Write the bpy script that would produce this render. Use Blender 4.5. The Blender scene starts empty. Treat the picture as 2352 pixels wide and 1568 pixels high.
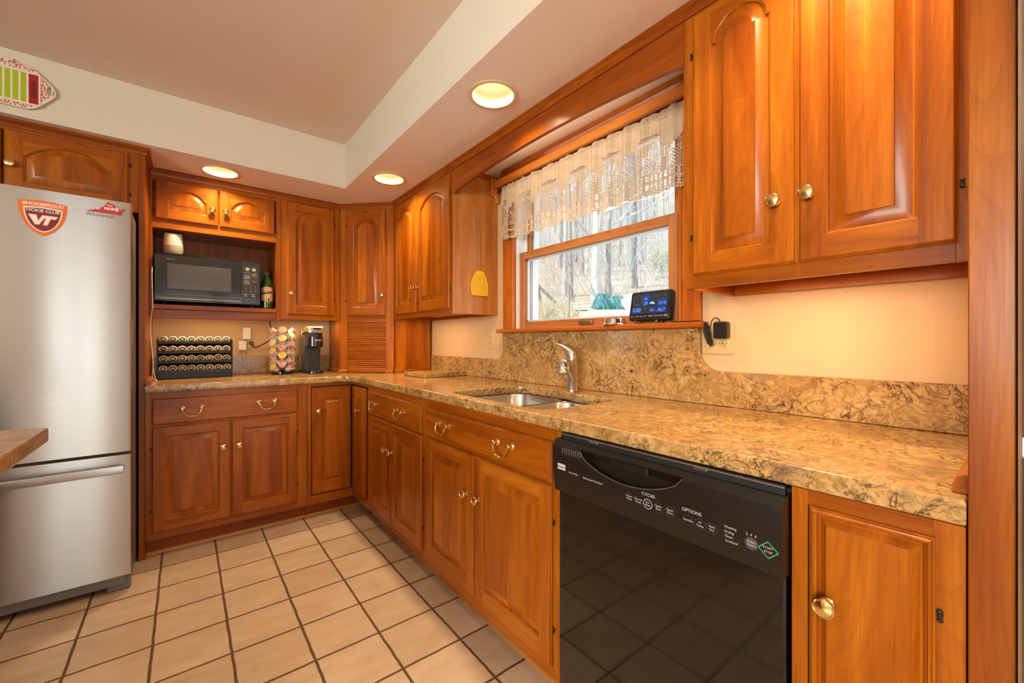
import bpy, bmesh, math, random
from mathutils import Vector, Matrix
from mathutils.geometry import tessellate_polygon

random.seed(7)
PI = math.pi
SC = bpy.context.scene
COL = SC.collection

# ------------------------------------------------------------------ camera, world, sun, exposure
CAMH = 1.15
cam_d = bpy.data.cameras.new('camera')
cam_d.sensor_width = 36.0
cam_d.lens = 949.0 / 2352.0 * 36.0
cam_d.clip_start = 0.01
cam_d.clip_end = 400
cam = bpy.data.objects.new('camera', cam_d)
COL.objects.link(cam)
cam.location = (0, 0, CAMH)
cam.rotation_euler = (PI / 2, 0, -math.radians(38.38))
SC.camera = cam

SC.view_settings.view_transform = 'Standard'
SC.view_settings.look = 'None'
SC.view_settings.exposure = 0.0
SC.view_settings.gamma = 1.0
SC.view_settings.use_curve_mapping = False
SC.cycles.use_denoising = True
SC.cycles.max_bounces = 8
SC.cycles.diffuse_bounces = 5
SC.cycles.glossy_bounces = 4
SC.cycles.transmission_bounces = 6
SC.cycles.transparent_max_bounces = 16
SC.cycles.sample_clamp_indirect = 6.0
SC.cycles.caustics_reflective = False
SC.cycles.caustics_refractive = False

WORLD_STRENGTH = 2.3
world = bpy.data.worlds.new('sky')
SC.world = world
world.use_nodes = True
wn = world.node_tree.nodes
wl = world.node_tree.links
bg = wn['Background']
bg.inputs['Color'].default_value = (0.86, 0.93, 1.0, 1)
bg.inputs['Strength'].default_value = WORLD_STRENGTH

sun_d = bpy.data.lights.new('sun', 'SUN')
sun_d.energy = 6.5
sun_d.angle = math.radians(0.6)
sun_d.color = (1.0, 0.95, 0.86)
sun = bpy.data.objects.new('sun', sun_d)
COL.objects.link(sun)
sun.rotation_euler = Vector((0.66, -0.35, -0.60)).to_track_quat('-Z', 'Y').to_euler()


def area(name, loc, size, power, color, direction, shape='RECTANGLE', spread=PI):
    d = bpy.data.lights.new(name, 'AREA')
    d.shape = shape
    d.size = size[0]
    if shape in ('RECTANGLE', 'ELLIPSE'):
        d.size_y = size[1]
    d.energy = power
    d.color = color
    d.spread = spread
    o = bpy.data.objects.new(name, d)
    COL.objects.link(o)
    o.location = loc
    o.rotation_euler = Vector(direction).to_track_quat('-Z', 'Y').to_euler()
    return o


# fill lamps added at the unseen glass doors and side window, for daylight
FILL_COLOR = (1.0, 0.88, 0.73)
area('added_door_fill', (0.50, -3.28, 1.12), (1.7, 2.0), 32, FILL_COLOR, (0, 1, 0))
area('added_window_fill', (-3.28, -0.9, 1.45), (1.9, 1.1), 275, (1.0, 0.91, 0.80), (1, 0, 0))
CAN_POWER = 15.0
CAN_COLOR = (1.0, 0.74, 0.45)
STRIP_COLOR = (1.0, 0.66, 0.32)

# ------------------------------------------------------------------ mesh builder


class MB:
    """Collects faces (with grain uv, tone and material index) for ONE mesh object."""

    def __init__(self):
        self.v, self.f, self.uv, self.mi, self.tn = [], [], [], [], []

    def add(self, verts, faces, mat=0, grain='z', tone=None, uvs=None):
        b = len(self.v)
        vs = [Vector(p) for p in verts]
        self.v.extend([tuple(p) for p in vs])
        if tone is None:
            tone = random.random()
        ou, ov = random.uniform(0, 9), random.uniform(0, 9)
        g = {'x': Vector((1, 0, 0)), 'y': Vector((0, 1, 0)), 'z': Vector((0, 0, 1))}[grain] if isinstance(grain, str) else Vector(grain)
        for k, fc in enumerate(faces):
            self.f.append([b + i for i in fc])
            self.mi.append(mat)
            self.tn.append(tone)
            if uvs is not None:
                self.uv.append([uvs[i] for i in fc])
                continue
            n = Vector((0, 0, 0))
            for i in range(len(fc)):
                a, c = vs[fc[i]], vs[fc[(i + 1) % len(fc)]]
                n += Vector(((a.y - c.y) * (a.z + c.z), (a.z - c.z) * (a.x + c.x), (a.x - c.x) * (a.y + c.y)))
            if n.length < 1e-14:
                n = Vector((0, 0, 1))
            n.normalize()
            if abs(n.dot(g)) > 0.9:
                u = n.orthogonal().normalized()
                w = n.cross(u)
                self.uv.append([(vs[i].dot(u) + ou, vs[i].dot(w) * 0.15 + ov) for i in fc])
            else:
                u = n.cross(g).normalized()
                self.uv.append([(vs[i].dot(u) + ou, vs[i].dot(g) + ov) for i in fc])

    def box(self, x0, x1, y0, y1, z0, z1, bev=0.0015, mat=0, grain='z', tone=None):
        if x1 < x0: x0, x1 = x1, x0
        if y1 < y0: y0, y1 = y1, y0
        if z1 < z0: z0, z1 = z1, z0
        b = min(bev, (x1 - x0) * .49, (y1 - y0) * .49, (z1 - z0) * .49)
        if b <= 0:
            P = [(x, y, z) for x in (x0, x1) for y in (y0, y1) for z in (z0, z1)]
            F = [(0, 1, 3, 2), (4, 6, 7, 5), (0, 4, 5, 1), (2, 3, 7, 6), (0, 2, 6, 4), (1, 5, 7, 3)]
            self.add(P, F, mat, grain, tone)
            return
        P, idx = [], {}
        for i in (0, 1):
            for j in (0, 1):
                for k in (0, 1):
                    X, Y, Z = (x0, x1)[i], (y0, y1)[j], (z0, z1)[k]
                    dx, dy, dz = (b, -b)[i], (b, -b)[j], (b, -b)[k]
                    for a, p in (('x', (X, Y + dy, Z + dz)), ('y', (X + dx, Y, Z + dz)), ('z', (X + dx, Y + dy, Z))):
                        idx[i, j, k, a] = len(P)
                        P.append(p)
        F = []
        q = lambda *t: F.append([idx[s] for s in t])
        for i in (0, 1):
            o = 1 if i else -1
            t = [(i, 0, 0, 'x'), (i, 1, 0, 'x'), (i, 1, 1, 'x'), (i, 0, 1, 'x')]
            q(*(t if i else t[::-1]))
            t = [(0, i, 0, 'y'), (0, i, 1, 'y'), (1, i, 1, 'y'), (1, i, 0, 'y')]
            q(*(t if i else t[::-1]))
            t = [(0, 0, i, 'z'), (1, 0, i, 'z'), (1, 1, i, 'z'), (0, 1, i, 'z')]
            q(*(t if i else t[::-1]))
        for j in (0, 1):
            for k in (0, 1):
                t = [(0, j, k, 'y'), (1, j, k, 'y'), (1, j, k, 'z'), (0, j, k, 'z')]
                q(*(t if j == k else t[::-1]))
                t = [(j, 0, k, 'x'), (j, 0, k, 'z'), (j, 1, k, 'z'), (j, 1, k, 'x')]
                t = t[::-1] if j == k else t
                q(*t[::-1] if False else t)
                t = [(j, k, 0, 'x'), (j, k, 1, 'x'), (j, k, 1, 'y'), (j, k, 0, 'y')]
                q(*(t[::-1] if j == k else t))
        for i in (0, 1):
            for j in (0, 1):
                for k in (0, 1):
                    t = [(i, j, k, 'x'), (i, j, k, 'y'), (i, j, k, 'z')]
                    q(*(t if (i + j + k) % 2 else t[::-1]))
        self.add(P, F, mat, grain, tone)

    def prism(self, pts, axis, a0, a1, mat=0, grain='z', tone=None, caps=True):
        """2-D outline extruded along an axis; outline given in the two other axes in order."""
        n = len(pts)
        mk = {'x': lambda p, a: (a, p[0], p[1]), 'y': lambda p, a: (p[0], a, p[1]), 'z': lambda p, a: (p[0], p[1], a)}[axis]
        P = [mk(p, a0) for p in pts] + [mk(p, a1) for p in pts]
        F = [(i, (i + 1) % n, n + (i + 1) % n, n + i) for i in range(n)]
        if caps:
            F += [tuple(range(n))[::-1], tuple(range(n, 2 * n))]
        self.add(P, F, mat, grain, tone)

    def rings(self, rings, mat=0, grain='z', tone=None, cap0=False, cap1=False, closed=True):
        """Skin consecutive point loops of equal length."""
        n = len(rings[0])
        P = [p for r in rings for p in r]
        F = []
        for k in range(len(rings) - 1):
            for i in range(n if closed else n - 1):
                j = (i + 1) % n
                F.append((k * n + i, k * n + j, (k + 1) * n + j, (k + 1) * n + i))
        if cap0: F.append(tuple(range(n))[::-1])
        if cap1: F.append(tuple((len(rings) - 1) * n + i for i in range(n)))
        self.add(P, F, mat, grain, tone)

    def lathe(self, prof, c=(0, 0, 0), axis=(0, 0, 1), n=24, mat=0, tone=None, squash=(1, 1), caps=(True, True)):
        a = Vector(axis).normalized()
        u = a.orthogonal().normalized()
        if abs(a.z) > .99: u = Vector((1, 0, 0))
        w = a.cross(u)
        c = Vector(c)
        R = []
        for r, h in prof:
            r = max(r, 1e-5)
            R.append([c + a * h + u * (r * squash[0] * math.cos(2 * PI * i / n)) + w * (r * squash[1] * math.sin(2 * PI * i / n)) for i in range(n)])
        self.rings(R, mat, 'z', tone, cap0=caps[0] and prof[0][0] > 1e-4, cap1=caps[1] and prof[-1][0] > 1e-4)

    def tube(self, path, r, n=10, mat=0, caps=True, tone=None, closed=False, flat=None):
        pts = [Vector(p) for p in path]
        m = len(pts)
        rad = r if isinstance(r, (list, tuple)) else [r] * m
        R, prev = [], None
        for i in range(m):
            if closed:
                t = pts[(i + 1) % m] - pts[i - 1]
            else:
                t = pts[min(i + 1, m - 1)] - pts[max(i - 1, 0)]
            t.normalize()
            if prev is None:
                u = t.orthogonal().normalized()
                if flat is not None:
                    u = (Vector(flat) - t * t.dot(Vector(flat))).normalized()
            else:
                u = (prev - t * prev.dot(t)).normalized()
            prev = u
            w = t.cross(u)
            R.append([pts[i] + u * (rad[i] * math.cos(2 * PI * k / n)) + w * (rad[i] * math.sin(2 * PI * k / n)) for k in range(n)])
        if closed:
            R.append(R[0])
            caps = False
        self.rings(R, mat, 'z', tone, cap0=caps, cap1=caps)

    def sphere(self, c, r, n=14, m=8, mat=0, scale=(1, 1, 1)):
        R = []
        for j in range(m + 1):
            t = PI * j / m
            rr = max(math.sin(t), 1e-4)
            R.append([(c[0] + scale[0] * r * rr * math.cos(2 * PI * i / n), c[1] + scale[1] * r * rr * math.sin(2 * PI * i / n), c[2] - scale[2] * r * math.cos(t)) for i in range(n)])
        self.rings(R, mat)

    def mesh(self, name, mats):
        me = bpy.data.meshes.new(name)
        me.from_pydata(self.v, [], self.f)
        ul = me.uv_layers.new(name='uv')
        flat = [c for f in self.uv for p in f for c in p]
        ul.data.foreach_set('uv', flat)
        at = me.attributes.new('tone', 'FLOAT', 'FACE')
        at.data.foreach_set('value', self.tn)
        for m in (mats if isinstance(mats, (list, tuple)) else [mats]):
            me.materials.append(m)
        me.polygons.foreach_set('material_index', self.mi)
        bm = bmesh.new()
        bm.from_mesh(me)
        bmesh.ops.recalc_face_normals(bm, faces=bm.faces[:])
        bm.to_mesh(me)
        bm.free()
        me.polygons.foreach_set('use_smooth', [True] * len(me.polygons))
        me.set_sharp_from_angle(angle=math.radians(32))
        me.update()
        return me

    def build(self, name, mats, parent=None, loc=None, rot=None):
        return link(name, self.mesh(name, mats), parent, loc, rot)


def link(name, mesh, parent=None, loc=None, rot=None):
    o = bpy.data.objects.new(name, mesh)
    COL.objects.link(o)
    if parent is not None: o.parent = parent
    if loc is not None: o.location = loc
    if rot is not None: o.rotation_euler = rot
    return o


def tag(o, label=None, cat=None, group=None, kind=None):
    if label: o['label'] = label
    if cat: o['category'] = cat
    if group: o['group'] = group
    if kind: o['kind'] = kind
    return o


def thing(name, label, cat, loc=(0, 0, 0), rz=0.0, group=None):
    o = bpy.data.objects.new(name, None)
    COL.objects.link(o)
    o.empty_display_size = .05
    o.location = loc
    o.rotation_euler = (0, 0, rz)
    return tag(o, label, cat, group)


def smooth_path(pts, k=6):
    P = [Vector(p) for p in pts]
    out = []
    for i in range(len(P) - 1):
        p0, p1, p2, p3 = P[max(i - 1, 0)], P[i], P[i + 1], P[min(i + 2, len(P) - 1)]
        for s in range(k):
            t = s / k
            out.append(.5 * ((2 * p1) + (p2 - p0) * t + (2 * p0 - 5 * p1 + 4 * p2 - p3) * t * t + (3 * p1 - p0 - 3 * p2 + p3) * t ** 3))
    out.append(P[-1])
    return out


def rrect(x0, x1, y0, y1, r, n=6):
    out = []
    for cx, cy, a in ((x1 - r, y0 + r, -PI / 2), (x1 - r, y1 - r, 0), (x0 + r, y1 - r, PI / 2), (x0 + r, y0 + r, PI)):
        for i in range(n + 1):
            t = a + PI / 2 * i / n
            out.append((cx + r * math.cos(t), cy + r * math.sin(t)))
    return out


def curve_solid(name, loops, depth, bevel, mats, parent=None, loc=None, rot=None, res=2):
    """Filled 2-D outlines (outer first, then holes) with thickness and rounded edges; local xy plane, z = 0..depth."""
    cu = bpy.data.curves.new(name, 'CURVE')
    cu.dimensions = '2D'
    cu.fill_mode = 'BOTH'
    cu.extrude = max(depth / 2 - bevel, 0)
    cu.bevel_depth = bevel
    cu.bevel_resolution = res
    cu.offset = -bevel
    for L in loops:
        s = cu.splines.new('POLY')
        s.points.add(len(L) - 1)
        for p, q in zip(s.points, L): p.co = (q[0], q[1], 0, 1)
        s.use_cyclic_u = True
    t = bpy.data.objects.new(name, cu)
    COL.objects.link(t)
    dg = bpy.context.evaluated_depsgraph_get()
    me = bpy.data.meshes.new_from_object(t.evaluated_get(dg))
    bpy.data.objects.remove(t)
    bpy.data.curves.remove(cu)
    me.name = name
    me.transform(Matrix.Translation((0, 0, depth / 2)))
    me.materials.clear()
    for m in (mats if isinstance(mats, (list, tuple)) else [mats]): me.materials.append(m)
    me.polygons.foreach_set('use_smooth', [True] * len(me.polygons))
    me.set_sharp_from_angle(angle=math.radians(40))
    return link(name, me, parent, loc, rot)


_FONT_CACHE = {}


def text_mesh(body, size, mat, extrude=0.0003, align='CENTER', bold=0.0, shear=0.0, spacing=1.0):
    cu = bpy.data.curves.new('lettering', 'FONT')
    cu.body = body
    cu.size = size
    cu.align_x = align
    cu.align_y = 'CENTER'
    cu.extrude = extrude
    cu.offset = bold
    cu.shear = shear
    cu.space_character = spacing
    cu.resolution_u = 3
    t = bpy.data.objects.new('lettering', cu)
    COL.objects.link(t)
    dg = bpy.context.evaluated_depsgraph_get()
    me = bpy.data.meshes.new_from_object(t.evaluated_get(dg))
    bpy.data.objects.remove(t)
    bpy.data.curves.remove(cu)
    me.materials.clear()
    me.materials.append(mat)
    return me


def face_rot(rz=0.0, spin=0.0):
    """Rotation that stands a text / outline of the xy plane upright, facing local -y."""
    return (Matrix.Rotation(rz, 3, 'Z') @ Matrix.Rotation(PI / 2, 3, 'X') @ Matrix.Rotation(spin, 3, 'Z')).to_euler()


def text(name, body, size, mat, parent, loc, rot=None, **k):
    return link(name, text_mesh(body, size, mat, **k), parent, loc, rot if rot is not None else face_rot())


def merge_text(items, mat, M=None):
    """Several short inscriptions of one panel as a single mesh (items: body, size, x, z[, spin])."""
    bm = bmesh.new()
    for it in items:
        me = text_mesh(it[0], it[1], mat)
        me.transform(Matrix.Translation((it[2], 0, it[3])) @ Matrix.Rotation(PI / 2, 4, 'X'))
        bm.from_mesh(me)
        bpy.data.meshes.remove(me)
    me = bpy.data.meshes.new('lettering')
    bm.to_mesh(me)
    bm.free()
    me.materials.append(mat)
    return me


# ------------------------------------------------------------------ materials


def new_mat(name):
    m = bpy.data.materials.new(name)
    m.use_nodes = True
    return m, m.node_tree.nodes, m.node_tree.links, m.node_tree.nodes['Principled BSDF']


def plain(name, col, rough=.5, metal=0.0, bump=0.0, bscale=200, emis=None, estr=0.0, coat=0.0, vary=0.0, vscale=8, trans=0.0, ior=1.45, alpha=1.0, sheen=0.0):
    m, n, l, b = new_mat(name)
    b.inputs['Base Color'].default_value = (*col, 1)
    b.inputs['Roughness'].default_value = rough
    b.inputs['Metallic'].default_value = metal
    b.inputs['Coat Weight'].default_value = coat
    b.inputs['Coat Roughness'].default_value = .08
    b.inputs['Transmission Weight'].default_value = trans
    b.inputs['IOR'].default_value = ior
    tc = n.new('ShaderNodeTexCoord')
    nz = n.new('ShaderNodeTexNoise')
    nz.inputs['Scale'].default_value = vscale
    nz.inputs['Detail'].default_value = 4
    l.new(tc.outputs['Object'], nz.inputs['Vector'])
    if vary > 0:
        mx = n.new('ShaderNodeMix')
        mx.data_type = 'RGBA'
        mx.inputs['A'].default_value = (*[c * (1 - vary) for c in col], 1)
        mx.inputs['B'].default_value = (*[min(c * (1 + vary), 1) for c in col], 1)
        l.new(nz.outputs['Fac'], mx.inputs['Factor'])
        l.new(mx.outputs['Result'], b.inputs['Base Color'])
    if bump > 0:
        n2 = n.new('ShaderNodeTexNoise')
        n2.inputs['Scale'].default_value = bscale
        l.new(tc.outputs['Object'], n2.inputs['Vector'])
        bp = n.new('ShaderNodeBump')
        bp.inputs['Strength'].default_value = bump
        bp.inputs['Distance'].default_value = .002
        l.new(n2.outputs['Fac'], bp.inputs['Height'])
        l.new(bp.outputs['Normal'], b.inputs['Normal'])
    if emis:
        b.inputs['Emission Color'].default_value = (*emis, 1)
        b.inputs['Emission Strength'].default_value = estr
    return m


def ramp(n, stops, interp='LINEAR'):
    r = n.new('ShaderNodeValToRGB')
    r.color_ramp.interpolation = interp
    e = r.color_ramp.elements
    while len(e) < len(stops): e.new(.5)
    for el, (p, c) in zip(e, stops):
        el.position = p
        el.color = (*c, 1) if len(c) == 3 else c
    return r


def mixc(n, l, a, b, fac, mode='MIX'):
    m = n.new('ShaderNodeMix')
    m.data_type = 'RGBA'
    m.blend_type = mode
    for s, v in (('A', a), ('B', b)):
        if isinstance(v, tuple): m.inputs[s].default_value = (*v, 1)
        else: l.new(v, m.inputs[s])
    if isinstance(fac, (int, float)): m.inputs['Factor'].default_value = fac
    else: l.new(fac, m.inputs['Factor'])
    return m.outputs['Result']


def mth(n, l, op, a, b=None, c=None):
    m = n.new('ShaderNodeMath')
    m.operation = op
    for i, v in enumerate((a, b, c)):
        if v is None: continue
        if isinstance(v, (int, float)): m.inputs[i].default_value = v
        else: l.new(v, m.inputs[i])
    return m.outputs[0]


def wood(name, dark, mid, light, rough=.3, tone_amt=.55, knots=True, staves=0.0):
    m, n, l, b = new_mat(name)
    uv = n.new('ShaderNodeUVMap')
    uv.uv_map = 'uv'
    mp = n.new('ShaderNodeMapping')
    mp.inputs['Scale'].default_value = (14, 1.1, 1)
    l.new(uv.outputs['UV'], mp.inputs['Vector'])
    n1 = n.new('ShaderNodeTexNoise')
    n1.inputs['Scale'].default_value = 1.0
    n1.inputs['Detail'].default_value = 5
    n1.inputs['Distortion'].default_value = .9
    l.new(mp.outputs[0], n1.inputs['Vector'])
    mp2 = n.new('ShaderNodeMapping')
    mp2.inputs['Scale'].default_value = (230, 7, 1)
    l.new(uv.outputs['UV'], mp2.inputs['Vector'])
    n2 = n.new('ShaderNodeTexNoise')
    n2.inputs['Scale'].default_value = 1.0
    n2.inputs['Detail'].default_value = 3
    l.new(mp2.outputs[0], n2.inputs['Vector'])
    # cathedral figure
    mp3 = n.new('ShaderNodeMapping')
    mp3.inputs['Scale'].default_value = (5, .8, 1)
    l.new(uv.outputs['UV'], mp3.inputs['Vector'])
    n3 = n.new('ShaderNodeTexNoise')
    n3.inputs['Scale'].default_value = 1.3
    n3.inputs['Detail'].default_value = 1
    l.new(mp3.outputs[0], n3.inputs['Vector'])
    fig = mth(n, l, 'FRACT', mth(n, l, 'MULTIPLY', n3.outputs['Fac'], 24.0))
    fig = mth(n, l, 'POWER', fig, 3.0)
    r1 = ramp(n, [(.30, dark), (.52, mid), (.72, light)])
    l.new(n1.outputs['Fac'], r1.inputs['Fac'])
    c = mixc(n, l, r1.outputs['Color'], tuple(x * .62 for x in dark), mth(n, l, 'MULTIPLY', fig, .20))
    gr = ramp(n, [(.35, (.80, .77, .72)), (.6, (1, 1, 1))])
    l.new(n2.outputs['Fac'], gr.inputs['Fac'])
    c = mixc(n, l, c, gr.outputs['Color'], .7, 'MULTIPLY')
    at = n.new('ShaderNodeAttribute')
    at.attribute_name = 'tone'
    tr = ramp(n, [(0, (.72, .60, .52)), (.5, (1, 1, 1)), (1, (1.22, 1.30, 1.35))])
    l.new(at.outputs['Fac'], tr.inputs['Fac'])
    c = mixc(n, l, c, tr.outputs['Color'], tone_amt, 'MULTIPLY')
    if staves > 0:
        sx = n.new('ShaderNodeSeparateXYZ')
        l.new(uv.outputs['UV'], sx.inputs[0])
        wv = n.new('ShaderNodeTexWhiteNoise')
        wv.noise_dimensions = '1D'
        l.new(mth(n, l, 'FLOOR', mth(n, l, 'DIVIDE', sx.outputs['X'], staves)), wv.inputs['W'])
        sr = ramp(n, [(0, (.74, .64, .55)), (.5, (1, 1, 1)), (1, (1.14, 1.20, 1.22))])
        l.new(wv.outputs['Value'], sr.inputs['Fac'])
        c = mixc(n, l, c, sr.outputs['Color'], .8, 'MULTIPLY')
    if knots:
        vo = n.new('ShaderNodeTexVoronoi')
        vo.feature = 'F1'
        mp4 = n.new('ShaderNodeMapping')
        mp4.inputs['Scale'].default_value = (9, 3.2, 1)
        l.new(uv.outputs['UV'], mp4.inputs['Vector'])
        l.new(mp4.outputs[0], vo.inputs['Vector'])
        vo.inputs['Scale'].default_value = 1.0
        kr = ramp(n, [(.025, (1, 1, 1)), (.07, (0, 0, 0))])
        l.new(vo.outputs['Distance'], kr.inputs['Fac'])
        sel = mth(n, l, 'GREATER_THAN', vo.outputs['Color'], .63)
        c = mixc(n, l, c, tuple(x * .25 for x in dark), mth(n, l, 'MULTIPLY', kr.outputs['Color'], mth(n, l, 'MULTIPLY', sel, .75)))
    l.new(c, b.inputs['Base Color'])
    b.inputs['Roughness'].default_value = rough
    b.inputs['Coat Weight'].default_value = .08
    b.inputs['Coat Roughness'].default_value = .14
    b.inputs['Specular IOR Level'].default_value = .24
    bp = n.new('ShaderNodeBump')
    bp.inputs['Strength'].default_value = .06
    bp.inputs['Distance'].default_value = .001
    l.new(n2.outputs['Fac'], bp.inputs['Height'])
    l.new(bp.outputs['Normal'], b.inputs['Normal'])
    return m


def granite():
    m, n, l, b = new_mat('granite_tan_veined')
    tc = n.new('ShaderNodeTexCoord')
    P = tc.outputs['Object']

    def noise(scale, detail, dist=0.0, rough=.5, src=None):
        t = n.new('ShaderNodeTexNoise')
        t.inputs['Scale'].default_value = scale
        t.inputs['Detail'].default_value = detail
        t.inputs['Distortion'].default_value = dist
        t.inputs['Roughness'].default_value = rough
        l.new(src if src is not None else P, t.inputs['Vector'])
        return t.outputs['Fac']

    def ridge(fac, w0, w1, level=.5):
        d = mth(n, l, 'ABSOLUTE', mth(n, l, 'SUBTRACT', fac, level))
        r = n.new('ShaderNodeMapRange')
        r.interpolation_type = 'SMOOTHSTEP'
        r.inputs['From Min'].default_value = w0
        r.inputs['From Max'].default_value = w1
        r.inputs['To Min'].default_value = 1
        r.inputs['To Max'].default_value = 0
        l.new(d, r.inputs['Value'])
        return r.outputs['Result']
    base = ramp(n, [(.30, (.39, .215, .066)), (.5, (.49, .29, .10)), (.7, (.56, .37, .155))])
    l.new(noise(9, 3, .8), base.inputs['Fac'])
    c = base.outputs['Color']
    big = noise(13, 4, 2.2, .55)
    fine = noise(30, 4, 1.6, .6)
    gate = ramp(n, [(.42, (.15, .15, .15)), (.60, (1, 1, 1))])
    l.new(noise(7, 3, .5), gate.inputs['Fac'])
    # broad tan-brown halos beside the veins, then the dark curly veins themselves
    c = mixc(n, l, c, (.27, .145, .050), mth(n, l, 'MULTIPLY', ridge(big, .01, .085), .55))
    c = mixc(n, l, c, (.33, .18, .06), mth(n, l, 'MULTIPLY', ridge(fine, .01, .07), .5))
    c = mixc(n, l, c, (.055, .027, .011), mth(n, l, 'MULTIPLY', ridge(big, .006, .026), mth(n, l, 'MULTIPLY', gate.outputs['Color'], 1.0)))
    c = mixc(n, l, c, (.085, .042, .016), mth(n, l, 'MULTIPLY', ridge(fine, .003, .026), mth(n, l, 'MULTIPLY', gate.outputs['Color'], .75)))
    # small grey-brown clouds and light flakes
    cl = ramp(n, [(.60, (0, 0, 0)), (.70, (1, 1, 1))])
    l.new(noise(10, 4, 1.0), cl.inputs['Fac'])
    c = mixc(n, l, c, (.19, .125, .075), mth(n, l, 'MULTIPLY', cl.outputs['Color'], .65))
    fl = ramp(n, [(.60, (0, 0, 0)), (.72, (1, 1, 1))])
    l.new(noise(44, 3, .4), fl.inputs['Fac'])
    c = mixc(n, l, c, (.62, .44, .24), mth(n, l, 'MULTIPLY', fl.outputs['Color'], .5))
    l.new(c, b.inputs['Base Color'])
    b.inputs['Roughness'].default_value = .17
    b.inputs['Specular IOR Level'].default_value = .45
    return m


def tile_floor():
    m, n, l, b = new_mat('ceramic_tile_cream')
    tc = n.new('ShaderNodeTexCoord')
    sp = n.new('ShaderNodeSeparateXYZ')
    l.new(tc.outputs['Object'], sp.inputs[0])
    nz = n.new('ShaderNodeTexNoise')
    nz.inputs['Scale'].default_value = 14
    nz.inputs['Detail'].default_value = 2
    l.new(tc.outputs['Object'], nz.inputs['Vector'])
    wob = mth(n, l, 'MULTIPLY', mth(n, l, 'SUBTRACT', nz.outputs['Fac'], .5), .006)
    px, py = .2328, .2303
    u = mth(n, l, 'DIVIDE', mth(n, l, 'ADD', mth(n, l, 'SUBTRACT', sp.outputs['X'], .137 - 10 * px), wob), px)
    v = mth(n, l, 'DIVIDE', mth(n, l, 'ADD', mth(n, l, 'SUBTRACT', sp.outputs['Y'], 2.7586 - 30 * py), wob), py)
    def dist(t, p):
        f = mth(n, l, 'FRACT', t)
        return mth(n, l, 'MULTIPLY', mth(n, l, 'MINIMUM', f, mth(n, l, 'SUBTRACT', 1.0, f)), p)
    d = mth(n, l, 'MINIMUM', dist(u, px), dist(v, py))
    gr = n.new('ShaderNodeMapRange')
    gr.interpolation_type = 'SMOOTHSTEP'
    gr.inputs['From Min'].default_value = .0036
    gr.inputs['From Max'].default_value = .0056
    l.new(d, gr.inputs['Value'])
    cid = n.new('ShaderNodeCombineXYZ')
    l.new(mth(n, l, 'FLOOR', u), cid.inputs[0])
    l.new(mth(n, l, 'FLOOR', v), cid.inputs[1])
    wn_ = n.new('ShaderNodeTexWhiteNoise')
    l.new(cid.outputs[0], wn_.inputs['Vector'])
    cl = n.new('ShaderNodeTexNoise')
    cl.inputs['Scale'].default_value = 6
    cl.inputs['Detail'].default_value = 5
    mp = n.new('ShaderNodeMapping')
    mp.inputs['Scale'].default_value = (1, 2.2, 1)
    l.new(tc.outputs['Object'], mp.inputs['Vector'])
    l.new(mp.outputs[0], cl.inputs['Vector'])
    base = ramp(n, [(.3, (.49, .36, .235)), (.5, (.56, .42, .28)), (.7, (.61, .47, .325))])
    l.new(cl.outputs['Fac'], base.inputs['Fac'])
    tv = ramp(n, [(0, (.93, .92, .9)), (1, (1.05, 1.05, 1.05))])
    l.new(wn_.outputs['Value'], tv.inputs['Fac'])
    c = mixc(n, l, base.outputs['Color'], tv.outputs['Color'], 1.0, 'MULTIPLY')
    c = mixc(n, l, (.115, .058, .022), c, gr.outputs['Result'])
    l.new(c, b.inputs['Base Color'])
    rr = n.new('ShaderNodeMapRange')
    rr.inputs['To Min'].default_value = .8
    rr.inputs['To Max'].default_value = .30
    l.new(gr.outputs['Result'], rr.inputs['Value'])
    l.new(rr.outputs['Result'], b.inputs['Roughness'])
    bp = n.new('ShaderNodeBump')
    bp.inputs['Strength'].default_value = .6
    bp.inputs['Distance'].default_value = .003
    l.new(gr.outputs['Result'], bp.inputs['Height'])
    l.new(bp.outputs['Normal'], b.inputs['Normal'])
    return m


def stainless():
    m, n, l, b = new_mat('brushed_stainless')
    tc = n.new('ShaderNodeTexCoord')
    mp = n.new('ShaderNodeMapping')
    mp.inputs['Scale'].default_value = (6, 6, 900)
    l.new(tc.outputs['Object'], mp.inputs['Vector'])
    nz = n.new('ShaderNodeTexNoise')
    nz.inputs['Scale'].default_value = 1
    nz.inputs['Detail'].default_value = 3
    l.new(mp.outputs[0], nz.inputs['Vector'])
    cr = ramp(n, [(.3, (.45, .46, .455)), (.7, (.52, .53, .525))])
    l.new(nz.outputs['Fac'], cr.inputs['Fac'])
    l.new(cr.outputs['Color'], b.inputs['Base Color'])
    b.inputs['Metallic'].default_value = 1
    b.inputs['Roughness'].default_value = .30
    b.inputs['Anisotropic'].default_value = .85
    b.inputs['Anisotropic Rotation'].default_value = 0.25
    tg = n.new('ShaderNodeTangent')
    tg.direction_type = 'RADIAL'
    tg.axis = 'Z'
    l.new(tg.outputs[0], b.inputs['Tangent'])
    return m


def glass_pane(name='window_glass'):
    m, n, l, b = new_mat(name)
    out = n['Material Output']
    tr = n.new('ShaderNodeBsdfTransparent')
    tr.inputs['Color'].default_value = (.95, .98, .98, 1)
    gl = n.new('ShaderNodeBsdfGlossy')
    gl.inputs['Roughness'].default_value = .01
    fr = n.new('ShaderNodeFresnel')
    fr.inputs['IOR'].default_value = 1.45
    mx = n.new('ShaderNodeMixShader')
    l.new(mth(n, l, 'MULTIPLY', fr.outputs[0], .22), mx.inputs[0])
    l.new(tr.outputs[0], mx.inputs[1])
    l.new(gl.outputs[0], mx.inputs[2])
    l.new(mx.outputs[0], out.inputs['Surface'])
    n.remove(b)
    return m


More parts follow.
